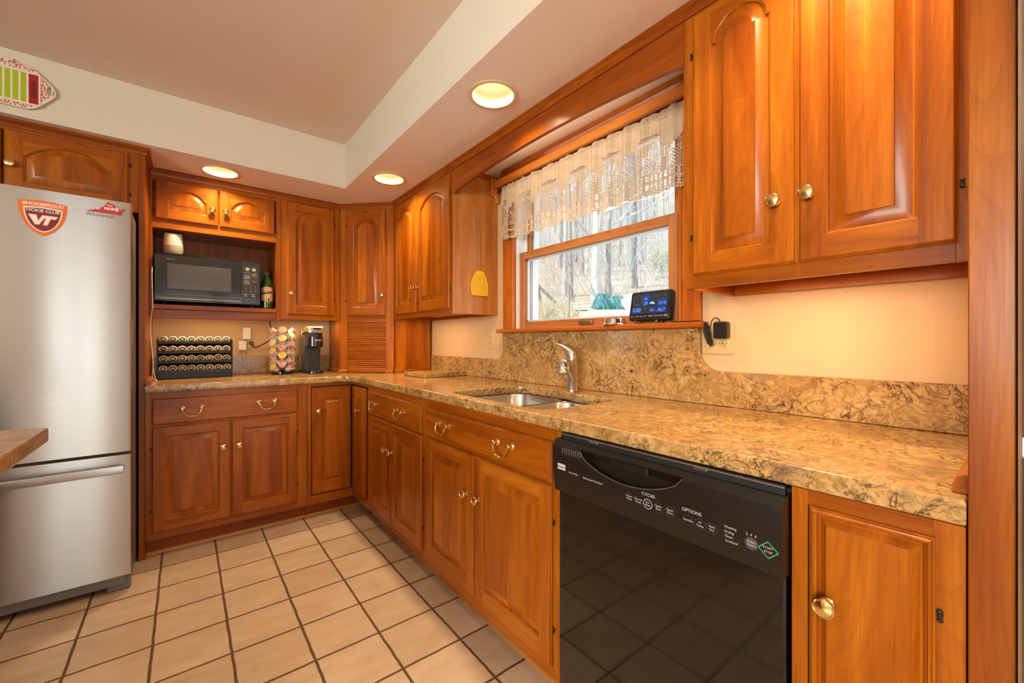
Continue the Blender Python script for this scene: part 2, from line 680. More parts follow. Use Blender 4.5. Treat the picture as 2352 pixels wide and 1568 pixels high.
def lace():
    m, n, l, b = new_mat('cotton_lace_ecru')
    out = n['Material Output']
    d = n.new('ShaderNodeBsdfDiffuse')
    d.inputs['Color'].default_value = (.60, .46, .32, 1)
    t = n.new('ShaderNodeBsdfTranslucent')
    t.inputs['Color'].default_value = (.56, .42, .29, 1)
    mx = n.new('ShaderNodeMixShader')
    mx.inputs[0].default_value = .25
    l.new(d.outputs[0], mx.inputs[1])
    l.new(t.outputs[0], mx.inputs[2])
    l.new(mx.outputs[0], out.inputs['Surface'])
    n.remove(b)
    return m


WOOD = wood('cherry_wood', (.225, .049, .0018), (.352, .091, .0032), (.46, .143, .0065))
WOOD_PANEL = wood('cherry_panel', (.225, .049, .0018), (.352, .091, .0032), (.46, .143, .0065), staves=.082)
WOOD_TRIM = wood('cherry_trim', (.20, .040, .002), (.30, .070, .0035), (.39, .105, .006), tone_amt=.3)
WOOD_BOARD = wood('fir_board', (.50, .15, .018), (.64, .23, .034), (.72, .30, .06), tone_amt=.2, knots=False)
WOOD_SIDE = wood('cherry_veneer', (.38, .125, .022), (.48, .18, .036), (.56, .24, .055), tone_amt=.2, knots=False)
WOOD_SASH = wood('fir_sash', (.36, .125, .035), (.46, .175, .055), (.54, .23, .08), tone_amt=.2, knots=False, rough=.42)
WOOD_FIR = wood('fir_casing', (.36, .075, .008), (.50, .130, .014), (.58, .18, .025), tone_amt=.2, knots=False)
BRASS = plain('polished_brass', (.86, .62, .26), .16, 1.0)
ABRASS = plain('antique_brass', (.42, .31, .16), .34, 1.0)
DARKMETAL = plain('dark_bronze', (.045, .035, .025), .4, .6)
GRANITE = granite()
TILE = tile_floor()
STEEL = stainless()
STEEL_SINK = plain('satin_steel', (.60, .60, .60), .26, 1.0)
NICKEL = plain('brushed_nickel', (.58, .52, .46), .30, 1.0)
CHROME = plain('polished_chrome', (.80, .80, .82), .08, 1.0)
WALL = plain('cream_wall_paint', (.62, .415, .225), .6, bump=.05, bscale=350, vary=.02, vscale=3)
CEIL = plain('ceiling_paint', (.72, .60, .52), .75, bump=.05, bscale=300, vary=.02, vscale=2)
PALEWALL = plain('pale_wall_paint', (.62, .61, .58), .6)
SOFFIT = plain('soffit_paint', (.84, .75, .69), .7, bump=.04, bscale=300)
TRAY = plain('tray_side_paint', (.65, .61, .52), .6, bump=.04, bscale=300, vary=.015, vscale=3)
WHITE = plain('white_plastic', (.80, .78, .74), .35)
VINYL = plain('white_vinyl', (.80, .83, .86), .35)
ALMOND = plain('almond_plastic', (.60, .43, .20), .35)
BLACK = plain('black_plastic', (.012, .011, .011), .32, coat=.2)
BLACKGLOSS = plain('black_gloss', (.006, .0048, .0035), .06, coat=.30)
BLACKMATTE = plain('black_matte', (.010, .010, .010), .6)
BLACKWIRE = plain('black_wire', (.012, .010, .009), .35, .3)
GREY = plain('grey_plastic', (.16, .16, .165), .45)
INK = plain('white_lettering', (.62, .60, .57), .5)
GASKET = plain('gasket', (.03, .03, .03), .7)
GLASS = glass_pane()
LACE = lace()
# ------------------------------------------------------------------ dimensions of the room
XW, YW = 1.52, 3.52          # window wall, back wall
ZS, ZT = 2.167, 2.457        # soffit, raised ceiling
TX, TY = 0.837, 2.844        # edges of the raised ceiling
XL, YR = -3.2, -3.2          # far ends of the room (behind and left of the camera)
YF, XF = 2.90, 0.905         # base cabinet faces
YU, XU = 3.205, 1.20         # wall cabinet faces
ZC = 0.919                   # worktop
RZW = -PI / 2                # things along the window wall face -x


def struct(o):
    o['kind'] = 'structure'
    return o


# floor
mb = MB()
mb.add([(XL - .1, YR - .1, 0), (XW + .1, YR - .1, 0), (XW + .1, YW + .1, 0), (XL - .1, YW + .1, 0)], [(0, 1, 2, 3)])
struct(mb.build('floor', TILE))

# walls
mb = MB()
mb.box(XL, XW + .16, YW, YW + .12, 0, ZT, 0)
struct(mb.build('wall_back', WALL))
WY0, WY1, WZ0, WZ1 = 0.850, 1.882, 1.205, 2.10     # rough window opening
mb = MB()
for y0, y1, z0, z1 in ((YR, WY0, 0, ZT), (WY1, YW, 0, ZT), (WY0, WY1, 0, WZ0), (WY0, WY1, WZ1, ZT)):
    mb.box(XW, XW + .16, y0, y1, z0, z1, 0)
struct(mb.build('wall_right', WALL))
mb = MB()
for y0, y1, z0, z1 in ((YR, -1.9, 0, ZT), (.1, YW, 0, ZT), (-1.9, .1, 0, .85), (-1.9, .1, 2.05, ZT)):
    mb.box(XL - .12, XL, y0, y1, z0, z1, 0)
struct(mb.build('wall_left', PALEWALL))
mb = MB()
for x0, x1, z0, z1 in ((XL, -0.40, 0, ZT), (1.40, XW, 0, ZT), (-0.40, 1.40, 2.08, ZT)):
    mb.box(x0, x1, YR - .12, YR, z0, z1, 0)
struct(mb.build('wall_front', PALEWALL))

# unseen slab added outside the side window to keep the sun out
mb = MB()
mb.box(-5.6, XL - .121, YR - .5, YW, 2.62, 2.74, 0)
struct(mb.build('sun_blocker', PALEWALL))

# unseen glass doors and window, added behind the camera to let light in
def plain_window(name, x0, x1, z0, z1, axis, pos, n):
    root = bpy.data.objects.new(name, None)
    COL.objects.link(root)
    struct(root)
    f = MB()
    p = MB()
    w = (x1 - x0) / n
    def bx(m, a0, a1, b0, b1, c0, c1):
        if axis == 'y': m.box(a0, a1, pos + b0, pos + b1, c0, c1, .002, grain='z')
        else: m.box(pos + b0, pos + b1, a0, a1, c0, c1, .002, grain='z')
    for k in range(n):
        a0, a1 = x0 + k * w, x0 + (k + 1) * w
        bx(f, a0, a0 + .07, -.03, .03, z0, z1)
        bx(f, a1 - .07, a1, -.03, .03, z0, z1)
        bx(f, a0 + .07, a1 - .07, -.03, .03, z0, z0 + .09)
        bx(f, a0 + .07, a1 - .07, -.03, .03, z1 - .08, z1)
        bx(p, a0 + .07, a1 - .07, -.003, .003, z0 + .09, z1 - .08)
    fr = f.build('frame', WOOD_TRIM, root)
    p.build('pane', GLASS, fr)
    return root


plain_window('added_door', -0.40, 1.40, 0.0, 2.08, 'y', YR - .05, 2)
plain_window('added_window', -1.9, 0.1, .85, 2.05, 'x', XL - .05, 2)

# ceiling: raised middle, boxed soffit round the edge with openings for the can lights
LIGHTS = [(0.168, 3.022), (1.0, 2.497), (0.997, 1.385), (0.995, 0.300)]
LR = .084


def ceiling():
    mb = MB()
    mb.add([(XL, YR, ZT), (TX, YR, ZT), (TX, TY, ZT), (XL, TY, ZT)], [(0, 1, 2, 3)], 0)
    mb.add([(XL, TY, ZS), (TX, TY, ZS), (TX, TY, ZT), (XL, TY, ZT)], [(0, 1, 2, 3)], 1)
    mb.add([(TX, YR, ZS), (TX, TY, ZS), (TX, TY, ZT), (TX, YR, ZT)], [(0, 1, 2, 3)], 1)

    def strip(rects):
        for x0, x1, y0, y1, hole in rects:
            if hole is None:
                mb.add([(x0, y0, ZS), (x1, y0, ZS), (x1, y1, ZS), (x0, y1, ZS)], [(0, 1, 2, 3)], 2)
            else:
                n = 48
                cx, cy = hole
                C, R = [], []
                for i in range(n):
                    t = 2 * PI * (i + .5) / n
                    c, s = math.cos(t), math.sin(t)
                    C.append((cx + LR * c, cy + LR * s, ZS))
                    k = min((x1 - cx) / c if c > 1e-6 else 9, (x0 - cx) / c if c < -1e-6 else 9, (y1 - cy) / s if s > 1e-6 else 9, (y0 - cy) / s if s < -1e-6 else 9)
                    R.append((cx + k * c, cy + k * s, ZS))
                mb.rings([C, R], 2)
                for sx, sy in ((x0, y0), (x1, y0), (x1, y1), (x0, y1)):
                    best = sorted(range(n), key=lambda i: (R[i][0] - sx) ** 2 + (R[i][1] - sy) ** 2)[:2]
                    mb.add([R[best[0]], R[best[1]], (sx, sy, ZS)], [(0, 1, 2)], 2)
    h = .13
    ax, ay = LIGHTS[0]
    strip([(XL, ax - h, TY, YW, None), (ax + h, XW, TY, YW, None), (ax - h, ax + h, TY, ay - h, None), (ax - h, ax + h, ay + h, YW, None), (ax - h, ax + h, ay - h, ay + h, (ax, ay))])
    ys = YR
    for lx, ly in LIGHTS[:0:-1]:
        strip([(TX, XW, ys, ly - h, None), (TX, lx - h, ly - h, ly + h, None), (lx + h, XW, ly - h, ly + h, None), (lx - h, lx + h, ly - h, ly + h, (lx, ly))])
        ys = ly + h
    strip([(TX, XW, ys, TY, None)])
    # upper closure so that no sky shows through the can openings
    mb.add([(XL, YR, ZT + .25), (XW + .16, YR, ZT + .25), (XW + .16, YW, ZT + .25), (XL, YW, ZT + .25)], [(0, 1, 2, 3)], 0)
    return struct(mb.build('ceiling', [CEIL, TRAY, SOFFIT]))


ceiling()

# ------------------------------------------------------------------ recessed lamps
CAN_IN = plain('can_baffle', (.62, .50, .34), .5)
CAN_RING = plain('can_trim_ring', (.74, .56, .36), .4)
BULB = plain('lamp_face', (1, .93, .8), .4, emis=(1.0, .82, .58), estr=5)


def can_light(i, x, y, label):
    t = thing('recessed_light', label, 'ceiling light', (x, y, ZS), 0, 'recessed lights in the soffit')
    m = MB()
    m.lathe([(.102, -.001), (.103, -.004), (.098, -.006), (.086, -.005), (.083, 0)], n=48, caps=(False, False))
    m.build('trim_ring', CAN_RING, t)
    m = MB()
    m.lathe([(.083, 0), (.080, .03), (.074, .09), (.070, .105)], n=48, caps=(False, True))
    m.build('baffle', CAN_IN, t)
    m = MB()
    m.lathe([(.0001, .072), (.03, .074), (.052, .082), (.060, .098), (.060, .108), (.0001, .108)], n=40)
    m.build('bulb', BULB, t)
    d = bpy.data.lights.new('recessed_lamp', 'SPOT')
    d.energy = CAN_POWER * 4.2
    d.color = CAN_COLOR
    d.spot_size = math.radians(138)
    d.spot_blend = 1.0
    d.shadow_soft_size = .05
    lo = bpy.data.objects.new('recessed_lamp', d)
    COL.objects.link(lo)
    lo.location = (x, y, ZS + .066)
    return t


for i, ((x, y), lb) in enumerate(zip(LIGHTS, ('round recessed ceiling light above the small doors over the microwave', 'round recessed ceiling light near the inner corner of the raised ceiling', 'largest round recessed ceiling light, in the soffit in front of the window', 'round recessed light in the soffit above the large right wall cabinet'))):
    can_light(i, x, y, lb)


# ------------------------------------------------------------------ joinery
def knob_mesh():
    m = MB()
    m.lathe([(.0001, 0), (.0105, 0), (.0105, .002), (.0065, .004), (.0055, .010), (.0075, .014), (.0135, .017), (.0165, .0205), (.0172, .0235), (.0160, .0265), (.0138, .0278), (.0128, .0266), (.0105, .0272), (.006, .0286), (.0001, .029)], axis=(0, -1, 0), n=28)
    return m.mesh('knob', BRASS)


def pull_mesh():
    m = MB()
    for s in (-1, 1):
        x = s * .0425
        m.lathe([(.0001, 0), (.0135, 0), (.0135, .002), (.010, .005), (.006, .007), (.0055, .013), (.0085, .016), (.0095, .020), (.0075, .024), (.0001, .0255)], c=(x, 0, 0), axis=(0, -1, 0), n=20)
    pts = smooth_path([(-.0425, -.019, 0), (-.040, -.023, -.008), (-.034, -.026, -.026), (-.020, -.028, -.038), (0, -.0285, -.041), (.020, -.028, -.038), (.034, -.026, -.026), (.040, -.023, -.008), (.0425, -.019, 0)], 4)
    m.tube(pts, [.0026 + .0016 * math.exp(-(p.x / .016) ** 2) for p in pts], n=10)
    return m.mesh('pull', BRASS)


def hinge_mesh():
    m = MB()
    m.lathe([(.0001, -.0095), (.0026, -.009), (.0038, -.0065), (.0024, -.0045), (.0024, .0045), (.0038, .0065), (.0026, .009), (.0001, .0095)], axis=(0, 0, 1), n=10)
    m.box(-.003, .007, .003, .0058, -.004, .004, .0005)
    return m.mesh('hinge', DARKMETAL)


KNOB, PULL, HINGE = knob_mesh(), pull_mesh(), hinge_mesh()
DT = .0135


def outline(x0, x1, z0, z1, rise, d, ledge=.008, n=20):
    """Panel opening inset by d; rise > 0 gives a shouldered arch at the top."""
    w = (x1 - x0) / 2
    cx = (x0 + x1) / 2
    if rise <= 0:
        return [(cx - w + d, z0 + d), (cx + w - d, z0 + d), (cx + w - d, z1 - d), (cx - w + d, z1 - d)]
    c = w - ledge
    R = (c * c + rise * rise) / (2 * rise)
    cz = z1 - R
    l = max(ledge - .35 * d, .0008)
    xb = w - d - l
    rr = R - d
    zb = cz + math.sqrt(max(rr * rr - xb * xb, 1e-9))
    pts = [(cx - w + d, z0 + d), (cx + w - d, z0 + d), (cx + w - d, zb)]
    a = math.asin(min(xb / rr, 1))
    for i in range(n + 1):
        t = a - 2 * a * i / n
        pts.append((cx + rr * math.sin(t), cz + rr * math.cos(t)))
    pts.append((cx - w + d, zb))
    return pts


def panel_mesh(x0, x1, z0, z1, st=.052, top=.052, bot=.055, rise=0.0, field=.036, tone=None):
    """Raised-panel door or slab in local coordinates, back at y = 0, face at y = -DT."""
    m = MB()
    t = DT
    e = .007
    rt = lambda d, y: [(x0 + d, y, z0 + d), (x1 - d, y, z0 + d), (x1 - d, y, z1 - d), (x0 + d, y, z1 - d)]
    base = .5 if tone is None else tone
    tn = lambda s=.28: min(max(base + random.uniform(-s, s), 0), 1)
    m.rings([rt(0, -.0008), rt(0, -.006), rt(.0022, -.0072), rt(.0028, -.0098), rt(.0048, -.0124), rt(e, -t)], 0, 'z', base)
    m.add(rt(0, -.0008), [(0, 1, 2, 3)], 0, 'z', base)
    if st is None:
        a = rt(e, -t)
        m.add(a, [(0, 1, 2, 3)], 0, 'x', tn(.15))
        return m
    xa, xb, zb, zt = x0 + st, x1 - st, z0 + bot, z1 - top
    for p, q in ((x0 + e, xa), (xb, x1 - e)):
        m.add([(p, -t, z0 + e), (q, -t, z0 + e), (q, -t, z1 - e), (p, -t, z1 - e)], [(0, 1, 2, 3)], 0, 'z', tn())
    m.add([(xa, -t, z0 + e), (xb, -t, z0 + e), (xb, -t, zb), (xa, -t, zb)], [(0, 1, 2, 3)], 0, 'x', tn())
    O = lambda d, y: [(p[0], y, p[1]) for p in outline(xa, xb, zb, zt, rise, d)]
    o0 = O(0, -t)
    tr = [(xb, -t, z1 - e), (xa, -t, z1 - e)] + [o0[i] for i in range(len(o0) - 1, 1, -1)]
    tr = [(xa, -t, z1 - e)] + [o0[i] for i in range(len(o0) - 1, 1, -1)] + [(xb, -t, z1 - e)]
    m.add(tr, [tuple(range(len(tr)))], 0, 'x', tn())
    m.rings([o0, O(.0015, -t + .0022), O(.0045, -t + .0035), O(.0065, -t + .0090)], 0, 'z', base)
    pt = tn()
    f = min(field, (xb - xa) * .30, (zt - zb) * .3)
    m.rings([O(.0065, -t + .0090), O(.010, -t + .0093), O(f, -t + .0018), O(f + .0015, -t + .0002)], 1, 'z', pt)
    fl = O(f + .0015, -t + .0002)
    # field glued up from two or three staves
    m.add(fl, [tuple(range(len(fl)))], 1, 'z', pt)
    return m


def door(parent, x0, x1, z0, z1, rise=0.0, knob=None, hinge=None, name='door', y=-.0005, **k):
    o = panel_mesh(x0, x1, z0, z1, rise=rise, **k).build(name, [WOOD, WOOD_PANEL], parent, (0, y, 0))
    if knob: link('knob', KNOB, o, (knob[0], -DT, knob[1]))
    if hinge:
        hx = x0 - .005 if hinge == 'l' else x1 + .005
        h = z1 - z0
        for zz in ((z0 + .115 * min(h / .5, 1), z1 - .115 * min(h / .5, 1)) if h > .3 else (z0 + h * .22, z1 - h * .22)):
            q = link('hinge', HINGE, o, (hx, -.005, zz))
            if hinge == 'r': q.scale = (-1, 1, 1)
    return o


def drawer(parent, x0, x1, z0, z1, pulls=(), name='drawer_front', y=-.0005):
    o = panel_mesh(x0, x1, z0, z1, st=None, tone=.45).build(name, WOOD, parent, (0, y, 0))
    for p in pulls: link('pull', PULL, o, (p[0], -DT, p[1]))
    return o


def frame_body(parent, w, d, z0, z1, boards, shell=True, name='body', mat=None, extra=None, x0=0.0):
    m = MB()
    if shell: m.box(x0 + .0004, x0 + w - .0004, .0195, d, z0, z1, .001, grain='z', tone=.45)
    for b in boards:
        m.box(b[0], b[1], 0, .019, b[2], b[3], .0006, grain=b[4], tone=random.uniform(.3, .65))
    if extra: extra(m)
    return m.build(name, mat or WOOD, parent)


def toe(parent, x0, x1, d0=.062, h=.0935):
    m = MB()
    m.box(x0 + .0005, x1 - .0005, d0, d0 + .012, 0.0015, h, .0006, grain='x', tone=.05)
    o = m.build('toe_kick', WOOD_TRIM, parent)
    m = MB()
    prof = [(0, 0.0015), (-.014, .0015)] + [(-.014 * math.cos(a), .0015 + .018 * math.sin(a)) for a in (.3, .7, 1.1, 1.5)]
    m.prism([(d0 + p[0], p[1]) for p in prof], 'x', x0 + .001, x1 - .001, grain='x', tone=.75)
    m.build('shoe_moulding', WOOD_SIDE, o)
    return o


# --- refrigerator side panel
m = MB()
m.box(-.1895, -.1635, 2.905, YW - .001, .0015, 2.130, .0015, tone=.55)
tag(m.build('side_panel', WOOD), 'tall narrow wooden panel between the stainless refrigerator and the cabinets', 'panel')

# --- base cabinet left of the corner (back wall)
BZ0, BZ1 = .094, .879
X0 = -.163
t = thing('base_cabinet', 'wooden base cabinet under the spice rack, wide drawer over two doors', 'cabinet', (X0, YF, 0), 0, 'base cabinets')
L = lambda x: x - X0
W = .617 - X0
frame_body(t, W, .60, BZ0, BZ1, [(0.0005, .028, BZ0, BZ1, 'z'), (L(.556), W - .0005, BZ0, BZ1, 'z'), (.028, L(.556), .845, BZ1, 'x'), (.028, L(.556), .690, .712, 'x'), (.028, L(.556), BZ0, .140, 'x'), (L(.200), L(.222), .140, .690, 'z')])
drawer(t, L(-.137), L(.558), .705, .8455, [(L(.032), .783), (L(.391), .786)])
door(t, L(-.137), L(.2085), .135, .6945, knob=(L(.173), .549), hinge='l', bot=.06)
door(t, L(.2135), L(.558), .135, .6945, knob=(L(.251), .549), hinge='r', bot=.06)
toe(t, 0.0, W)

# --- corner base cabinet with the folding pair of doors
t = thing('corner_cabinet', 'wooden corner base cabinet with two narrow doors meeting in the inside corner', 'cabinet', (.618, YF, 0), 0, 'base cabinets')
m = MB()
cw = XF - .618
m.box(.0005, .022, 0, .019, BZ0, BZ1, .0006, grain='z', tone=.6)
m.box(.022, cw - .001, 0, .019, .858, BZ1, .0006, grain='x', tone=.3)
m.box(.022, cw - .001, 0, .019, BZ0, .152, .0006, grain='x', tone=.5)
m.box(.0005, XW - .618 - .003, .020, YW - YF - .003, BZ0, BZ1, .001, tone=.4)
# return on the window side (local x = XF-.618 is its face)
ry0, ry1 = 2.59 - YF, -.0005
m.box(cw, cw + .019, ry0 + .0005, ry0 + .012, BZ0, BZ1, .0006, grain='z', tone=.4)
m.box(cw, cw + .019, ry0 + .012, ry1, .858, BZ1, .0006, grain='y', tone=.3)
m.box(cw, cw + .019, ry0 + .012, ry1, BZ0, .150, .0006, grain='y', tone=.4)
m.box(cw + .020, XW - .618 - .003, ry0 + .0005, .019, BZ0, BZ1, .001, tone=.4)
m.build('body', WOOD, t)
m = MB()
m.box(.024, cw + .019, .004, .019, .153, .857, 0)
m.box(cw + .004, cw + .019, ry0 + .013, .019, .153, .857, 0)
m.build('door_gap_shade', BLACKMATTE, t)  # solid black fill behind the doors paints the shade in their gaps
o = door(t, .025, cw - .016, .160, .8505, knob=(.680 - .618, .700), st=.066, top=.075, bot=.075, field=.022)
piv = bpy.data.objects.new('door', None)
o2 = panel_mesh(.016, 2.884 - 2.602, .160, .8505, st=.066, top=.075, bot=.075, field=.022).build('door', [WOOD, WOOD_PANEL], t)
bpy.data.objects.remove(piv)
o2.location = (cw - .0005, 0, 0)
o2.rotation_euler = (0, 0, RZW)
link('knob', KNOB, o2, (2.884 - 2.726, -DT, .700))
toe(t, 0, cw + .08)

# --- base cabinet between corner and sink (window wall)
Y0 = 2.5895
t = thing('base_cabinet', 'wooden base cabinet between the corner cabinet and the sink cabinet, drawer over two doors', 'cabinet', (XF, Y0, 0), RZW, 'base cabinets')
L = lambda y: Y0 - y
W = Y0 - 1.8005
frame_body(t, W, .60, BZ0, BZ1, [(.0005, .018, BZ0, BZ1, 'z'), (L(1.838), W - .0005, BZ0, BZ1, 'z'), (.018, L(1.838), .842, BZ1, 'x'), (.018, L(1.838), .690, .712, 'x'), (.018, L(1.838), BZ0, .145, 'x'), (L(2.22), L(2.196), .145, .690, 'z')])
drawer(t, L(2.578), L(1.836), .705, .8435, [(L(2.442), .782), (L(2.070), .784)])
door(t, L(2.578), L(2.213), .135, .6955, knob=(L(2.268), .540), bot=.06)
door(t, L(2.205), L(1.834), .135, .6955, knob=(L(2.190 - .004), .540), hinge='r', bot=.06)
toe(t, 0, W, .075)

# --- sink cabinet
Y0 = 1.80
t = thing('sink_cabinet', 'wooden base cabinet under the sink, false drawer over two worn doors', 'cabinet', (XF, Y0, 0), RZW, 'base cabinets')
W = Y0 - .8905
def low_shell(m):
    m.box(.0004, W - .0004, .0195, .60, BZ0, .62, .001, tone=.45)
    m.box(.0004, .019, .0195, .60, .62, BZ1, .001, tone=.45)
    m.box(W - .019, W - .0004, .0195, .60, .62, BZ1, .001, tone=.45)
frame_body(t, W, .60, BZ0, BZ1, [(.0005, .014, BZ0, BZ1, 'z'), (1.80 - .935, W - .0005, BZ0, BZ1, 'z'), (.014, 1.80 - .935, .838, BZ1, 'x'), (.014, 1.80 - .935, .690, .712, 'x'), (.014, 1.80 - .935, BZ0, .145, 'x'), (1.80 - 1.376, 1.80 - 1.356, .145, .690, 'z')], shell=False, extra=low_shell)
L = lambda y: 1.80 - y
drawer(t, L(1.787), L(.934), .705, .838, [(L(1.600), .786), (L(1.168), .786)])
o = door(t, L(1.787), L(1.3715), .135, .7005, knob=(L(1.418), .540), bot=.065, tone=.35)
o = door(t, L(1.3625), L(.934), .135, .7005, knob=(L(1.330), .540), hinge='r', bot=.065, tone=.5)
toe(t, 0, W, .075)

# --- narrow end base cabinet right of the dishwasher
Y0 = .2825
t = thing('base_cabinet', 'narrow wooden base cabinet right of the black dishwasher, one door', 'cabinet', (XF - .012, Y0, 0), RZW, 'base cabinets')
L = lambda y: Y0 - y
W = Y0 - .0605
frame_body(t, W, .60, BZ0, BZ1, [(.0005, .026, BZ0, BZ1, 'z'), (L(.095), W - .0005, BZ0, BZ1, 'z'), (.026, L(.095), .852, BZ1, 'x'), (.026, L(.095), BZ0, .145, 'x')])
o = door(t, L(.252), L(.092), .135, .8535, knob=(L(.2235), .694), hinge='r', st=.007, top=.007, bot=.007, field=.018, tone=.55)
toe(t, 0, W, .075)

# --- tall oven tower at the right edge
t = thing('oven_tower', 'tall wooden cabinet post at the right edge, from floor to ceiling', 'cabinet', (.880, .0585, 0), RZW)
m = MB()
m.box(0, .044, 0, .022, .0015, ZS - .001, .0015, tone=.25)
m.box(0.0005, .0185, .0225, .637, .0015, ZS - .001, .001, tone=.5)
m.box(.735, .779, 0, .022, .0015, ZS - .001, .0015, tone=.4)
m.box(.760, .779, .0225, .637, .0015, ZS - .001, .001, tone=.4)
m.box(.0445, .7345, 0, .022, .0015, .30, .0015, grain='x', tone=.4)
m.box(.0445, .7345, 0, .022, 1.86, ZS - .001, .0015, grain='x', tone=.4)
m.build('body', WOOD, t)
t = thing('wall_oven', 'stainless wall oven, only its shiny left edge in view at the right border', 'oven', (.874, .0130, .302), RZW)
m = MB()
m.box(0, .686, -.010, .004, 0, 1.552, .004)
m.box(.004, .682, .005, .50, .01, 1.54, .002)
m.build('body', plain('oven_trim', (.70, .69, .68), .38, .8), t)
m = MB()
m.box(.0035, .683, -.022, -.0105, .02, .70, .004)
m.box(.0035, .683, -.022, -.0105, .72, 1.36, .004)
m.build('oven_door', STEEL, t)
m = MB()
m.box(.002, .684, -.018, -.0105, 1.38, 1.53, .003)
m.build('control_panel', BLACKGLOSS, t)

# ------------------------------------------------------------------ wall cabinets
UZ0, UZ1 = 1.303, 2.166
# over the refrigerator
t = thing('wall_cabinet', 'wooden wall cabinet above the stainless refrigerator, arched doors', 'cabinet', (-1.110, 2.905, 0), 0, 'wall cabinets')
W = 1.110 - .190
L = lambda x: x + 1.110
frame_body(t, W, .614, 1.822, UZ1, [(.0005, .03, 1.822, UZ1, 'z'), (L(-.232), W - .0005, 1.822, UZ1, 'z'), (.03, L(-.232), 2.112, UZ1, 'x'), (.03, L(-.232), 1.822, 1.862, 'x')])
door(t, L(-1.066), L(-.650), 1.850, 2.118, rise=.065, knob=(L(-.672), 1.957), st=.060, top=.042, bot=.036)
door(t, L(-.644), L(-.227), 1.850, 2.118, rise=.065, knob=(L(-.622), 1.957), hinge='r', st=.060, top=.042, bot=.036)

# microwave unit
t = thing('wall_cabinet', 'wooden wall cabinet with two small arched doors over the open microwave niche', 'cabinet', (X0, YU, 0), 0, 'wall cabinets')
W = .514 - X0
L = lambda x: x - X0
NZ0, NZ1 = 1.372, 1.822
def niche(m):
    m.box(.0005, .0145, .0195, .313, UZ0, UZ1, .001, tone=.35)
    m.box(L(.489), W - .0005, .0195, .313, UZ0, UZ1, .001, tone=.35)
    m.box(.015, L(.4885), .0195, .313, NZ1, UZ1, .001, grain='x', tone=.4)
    m.box(.015, L(.4885), .0195, .302, 1.340, NZ0, .001, grain='x', tone=.5)
    for k in range(7):
        a = .015 + (L(.4885) - .015) * k / 7
        m.box(a, a + (L(.4885) - .015) / 7, .303, .313, UZ0, NZ1 - .0005, .0003, grain='z', tone=random.uniform(.2, .8))
frame_body(t, W, .31, UZ0, UZ1, [(.0005, .0145, UZ0 - .006, UZ1, 'z'), (L(.488), W - .0005, UZ0 - .006, UZ1, 'z'), (.0145, L(.488), 2.100, UZ1, 'x'), (.0145, L(.488), NZ1, 1.885, 'x')], shell=False, extra=niche)
m = MB()
m.box(.0145, L(.4885), -.014, .019, 1.343, NZ0 - .001, .003, grain='x', tone=.6)
m.build('shelf_edge', WOOD, t)
m = MB()
m.box(.010, L(.4885), .004, .018, 1.288, 1.342, .002, grain='x', tone=.25)
m.build('light_rail', WOOD, t)
door(t, L(-.137), L(.1665), 1.874, 2.108, rise=.052, knob=(L(.136), 1.968), hinge='l', st=.058, top=.048, bot=.056, field=.036, tone=.7)
door(t, L(.1725), L(.4775), 1.874, 2.108, rise=.052, knob=(L(.206), 1.968), hinge='r', st=.058, top=.048, bot=.056, field=.036, tone=.7)

# single door cabinet
t = thing('wall_cabinet', 'wooden wall cabinet with one tall arched door between microwave niche and corner', 'cabinet', (.5145, YU, 0), 0, 'wall cabinets')
W = .9045 - .5145
L = lambda x: x - .5145
frame_body(t, W, .314, UZ0 + .02, UZ1, [(.0005, .042, UZ0, UZ1, 'z'), (L(.861), W - .0005, UZ0, UZ1, 'z'), (.042, L(.861), 2.112, UZ1, 'x'), (.042, L(.861), UZ0, 1.345, 'x')])
door(t, L(.554), L(.864), 1.338, 2.118, rise=.060, knob=(L(.578), 1.485), hinge='r', top=.058, bot=.062, tone=.6)

# diagonal corner cabinet standing on the worktop
rz = -PI / 4
DW = math.hypot(.295, .295)
t = thing('corner_cabinet', 'diagonal wooden corner cabinet with slatted roll-up door standing on the worktop', 'cabinet', (.905, YU, 0), rz)
m = MB()
Z0 = ZC + .0015
for b in ((.0005, .060, Z0, UZ1, 'z'), (DW - .060, DW - .0005, Z0, UZ1, 'z'), (.060, DW - .060, 2.112, UZ1, 'x'), (.060, DW - .060, 1.292, 1.345, 'x')):
    m.box(b[0], b[1], 0, .019, b[2], b[3], .0006, grain=b[4], tone=random.uniform(.35, .65))
m.box(.005, DW - .005, .0195, .03, 1.30, UZ1, .001, tone=.4)
c45 = math.sqrt(.5)
def loc(wx, wy):       # world xy -> local xy
    dx, dy = wx - .905, wy - YU
    return (dx * c45 - dy * c45, dx * c45 + dy * c45)
def slab(a, b, th):
    ax, ay = loc(*a); bx_, by = loc(*b)
    d = Vector((bx_ - ax, by - ay)).normalized()
    nn = Vector((-d.y, d.x)) * th
    m.prism([(ax, ay), (bx_, by), (bx_ + nn.x, by + nn.y), (ax + nn.x, ay + nn.y)], 'z', Z0, UZ0 + .015, grain='z', tone=.55)
slab((.906, YU + .012), (.906, YW - .024), -.016)
slab((XU + .012, 2.9105), (XW - .024, 2.9105), .016)
m.build('body', WOOD, t)
door(t, .058, DW - .058, 1.338, 2.118, rise=.060, knob=(DW - .082, 1.487), hinge='l', top=.058, bot=.062, tone=.5)
m = MB()
zz = .958
k = 0
while zz < 1.288:
    m.prism([(.010, zz), (.0045, zz + .003), (.0045, zz + .011), (.010, zz + .0138)], 'x', .0605, DW - .0605, grain='x', tone=random.uniform(.25, .75))
    zz += .0142
m.box(.0605, DW - .0605, .0102, .018, .945, 1.29, 0, tone=.0)
m.box(.0605, DW - .0605, .002, .010, Z0 + .002, .956, .002, grain='x', tone=.5)
m.build('tambour_door', WOOD, t)
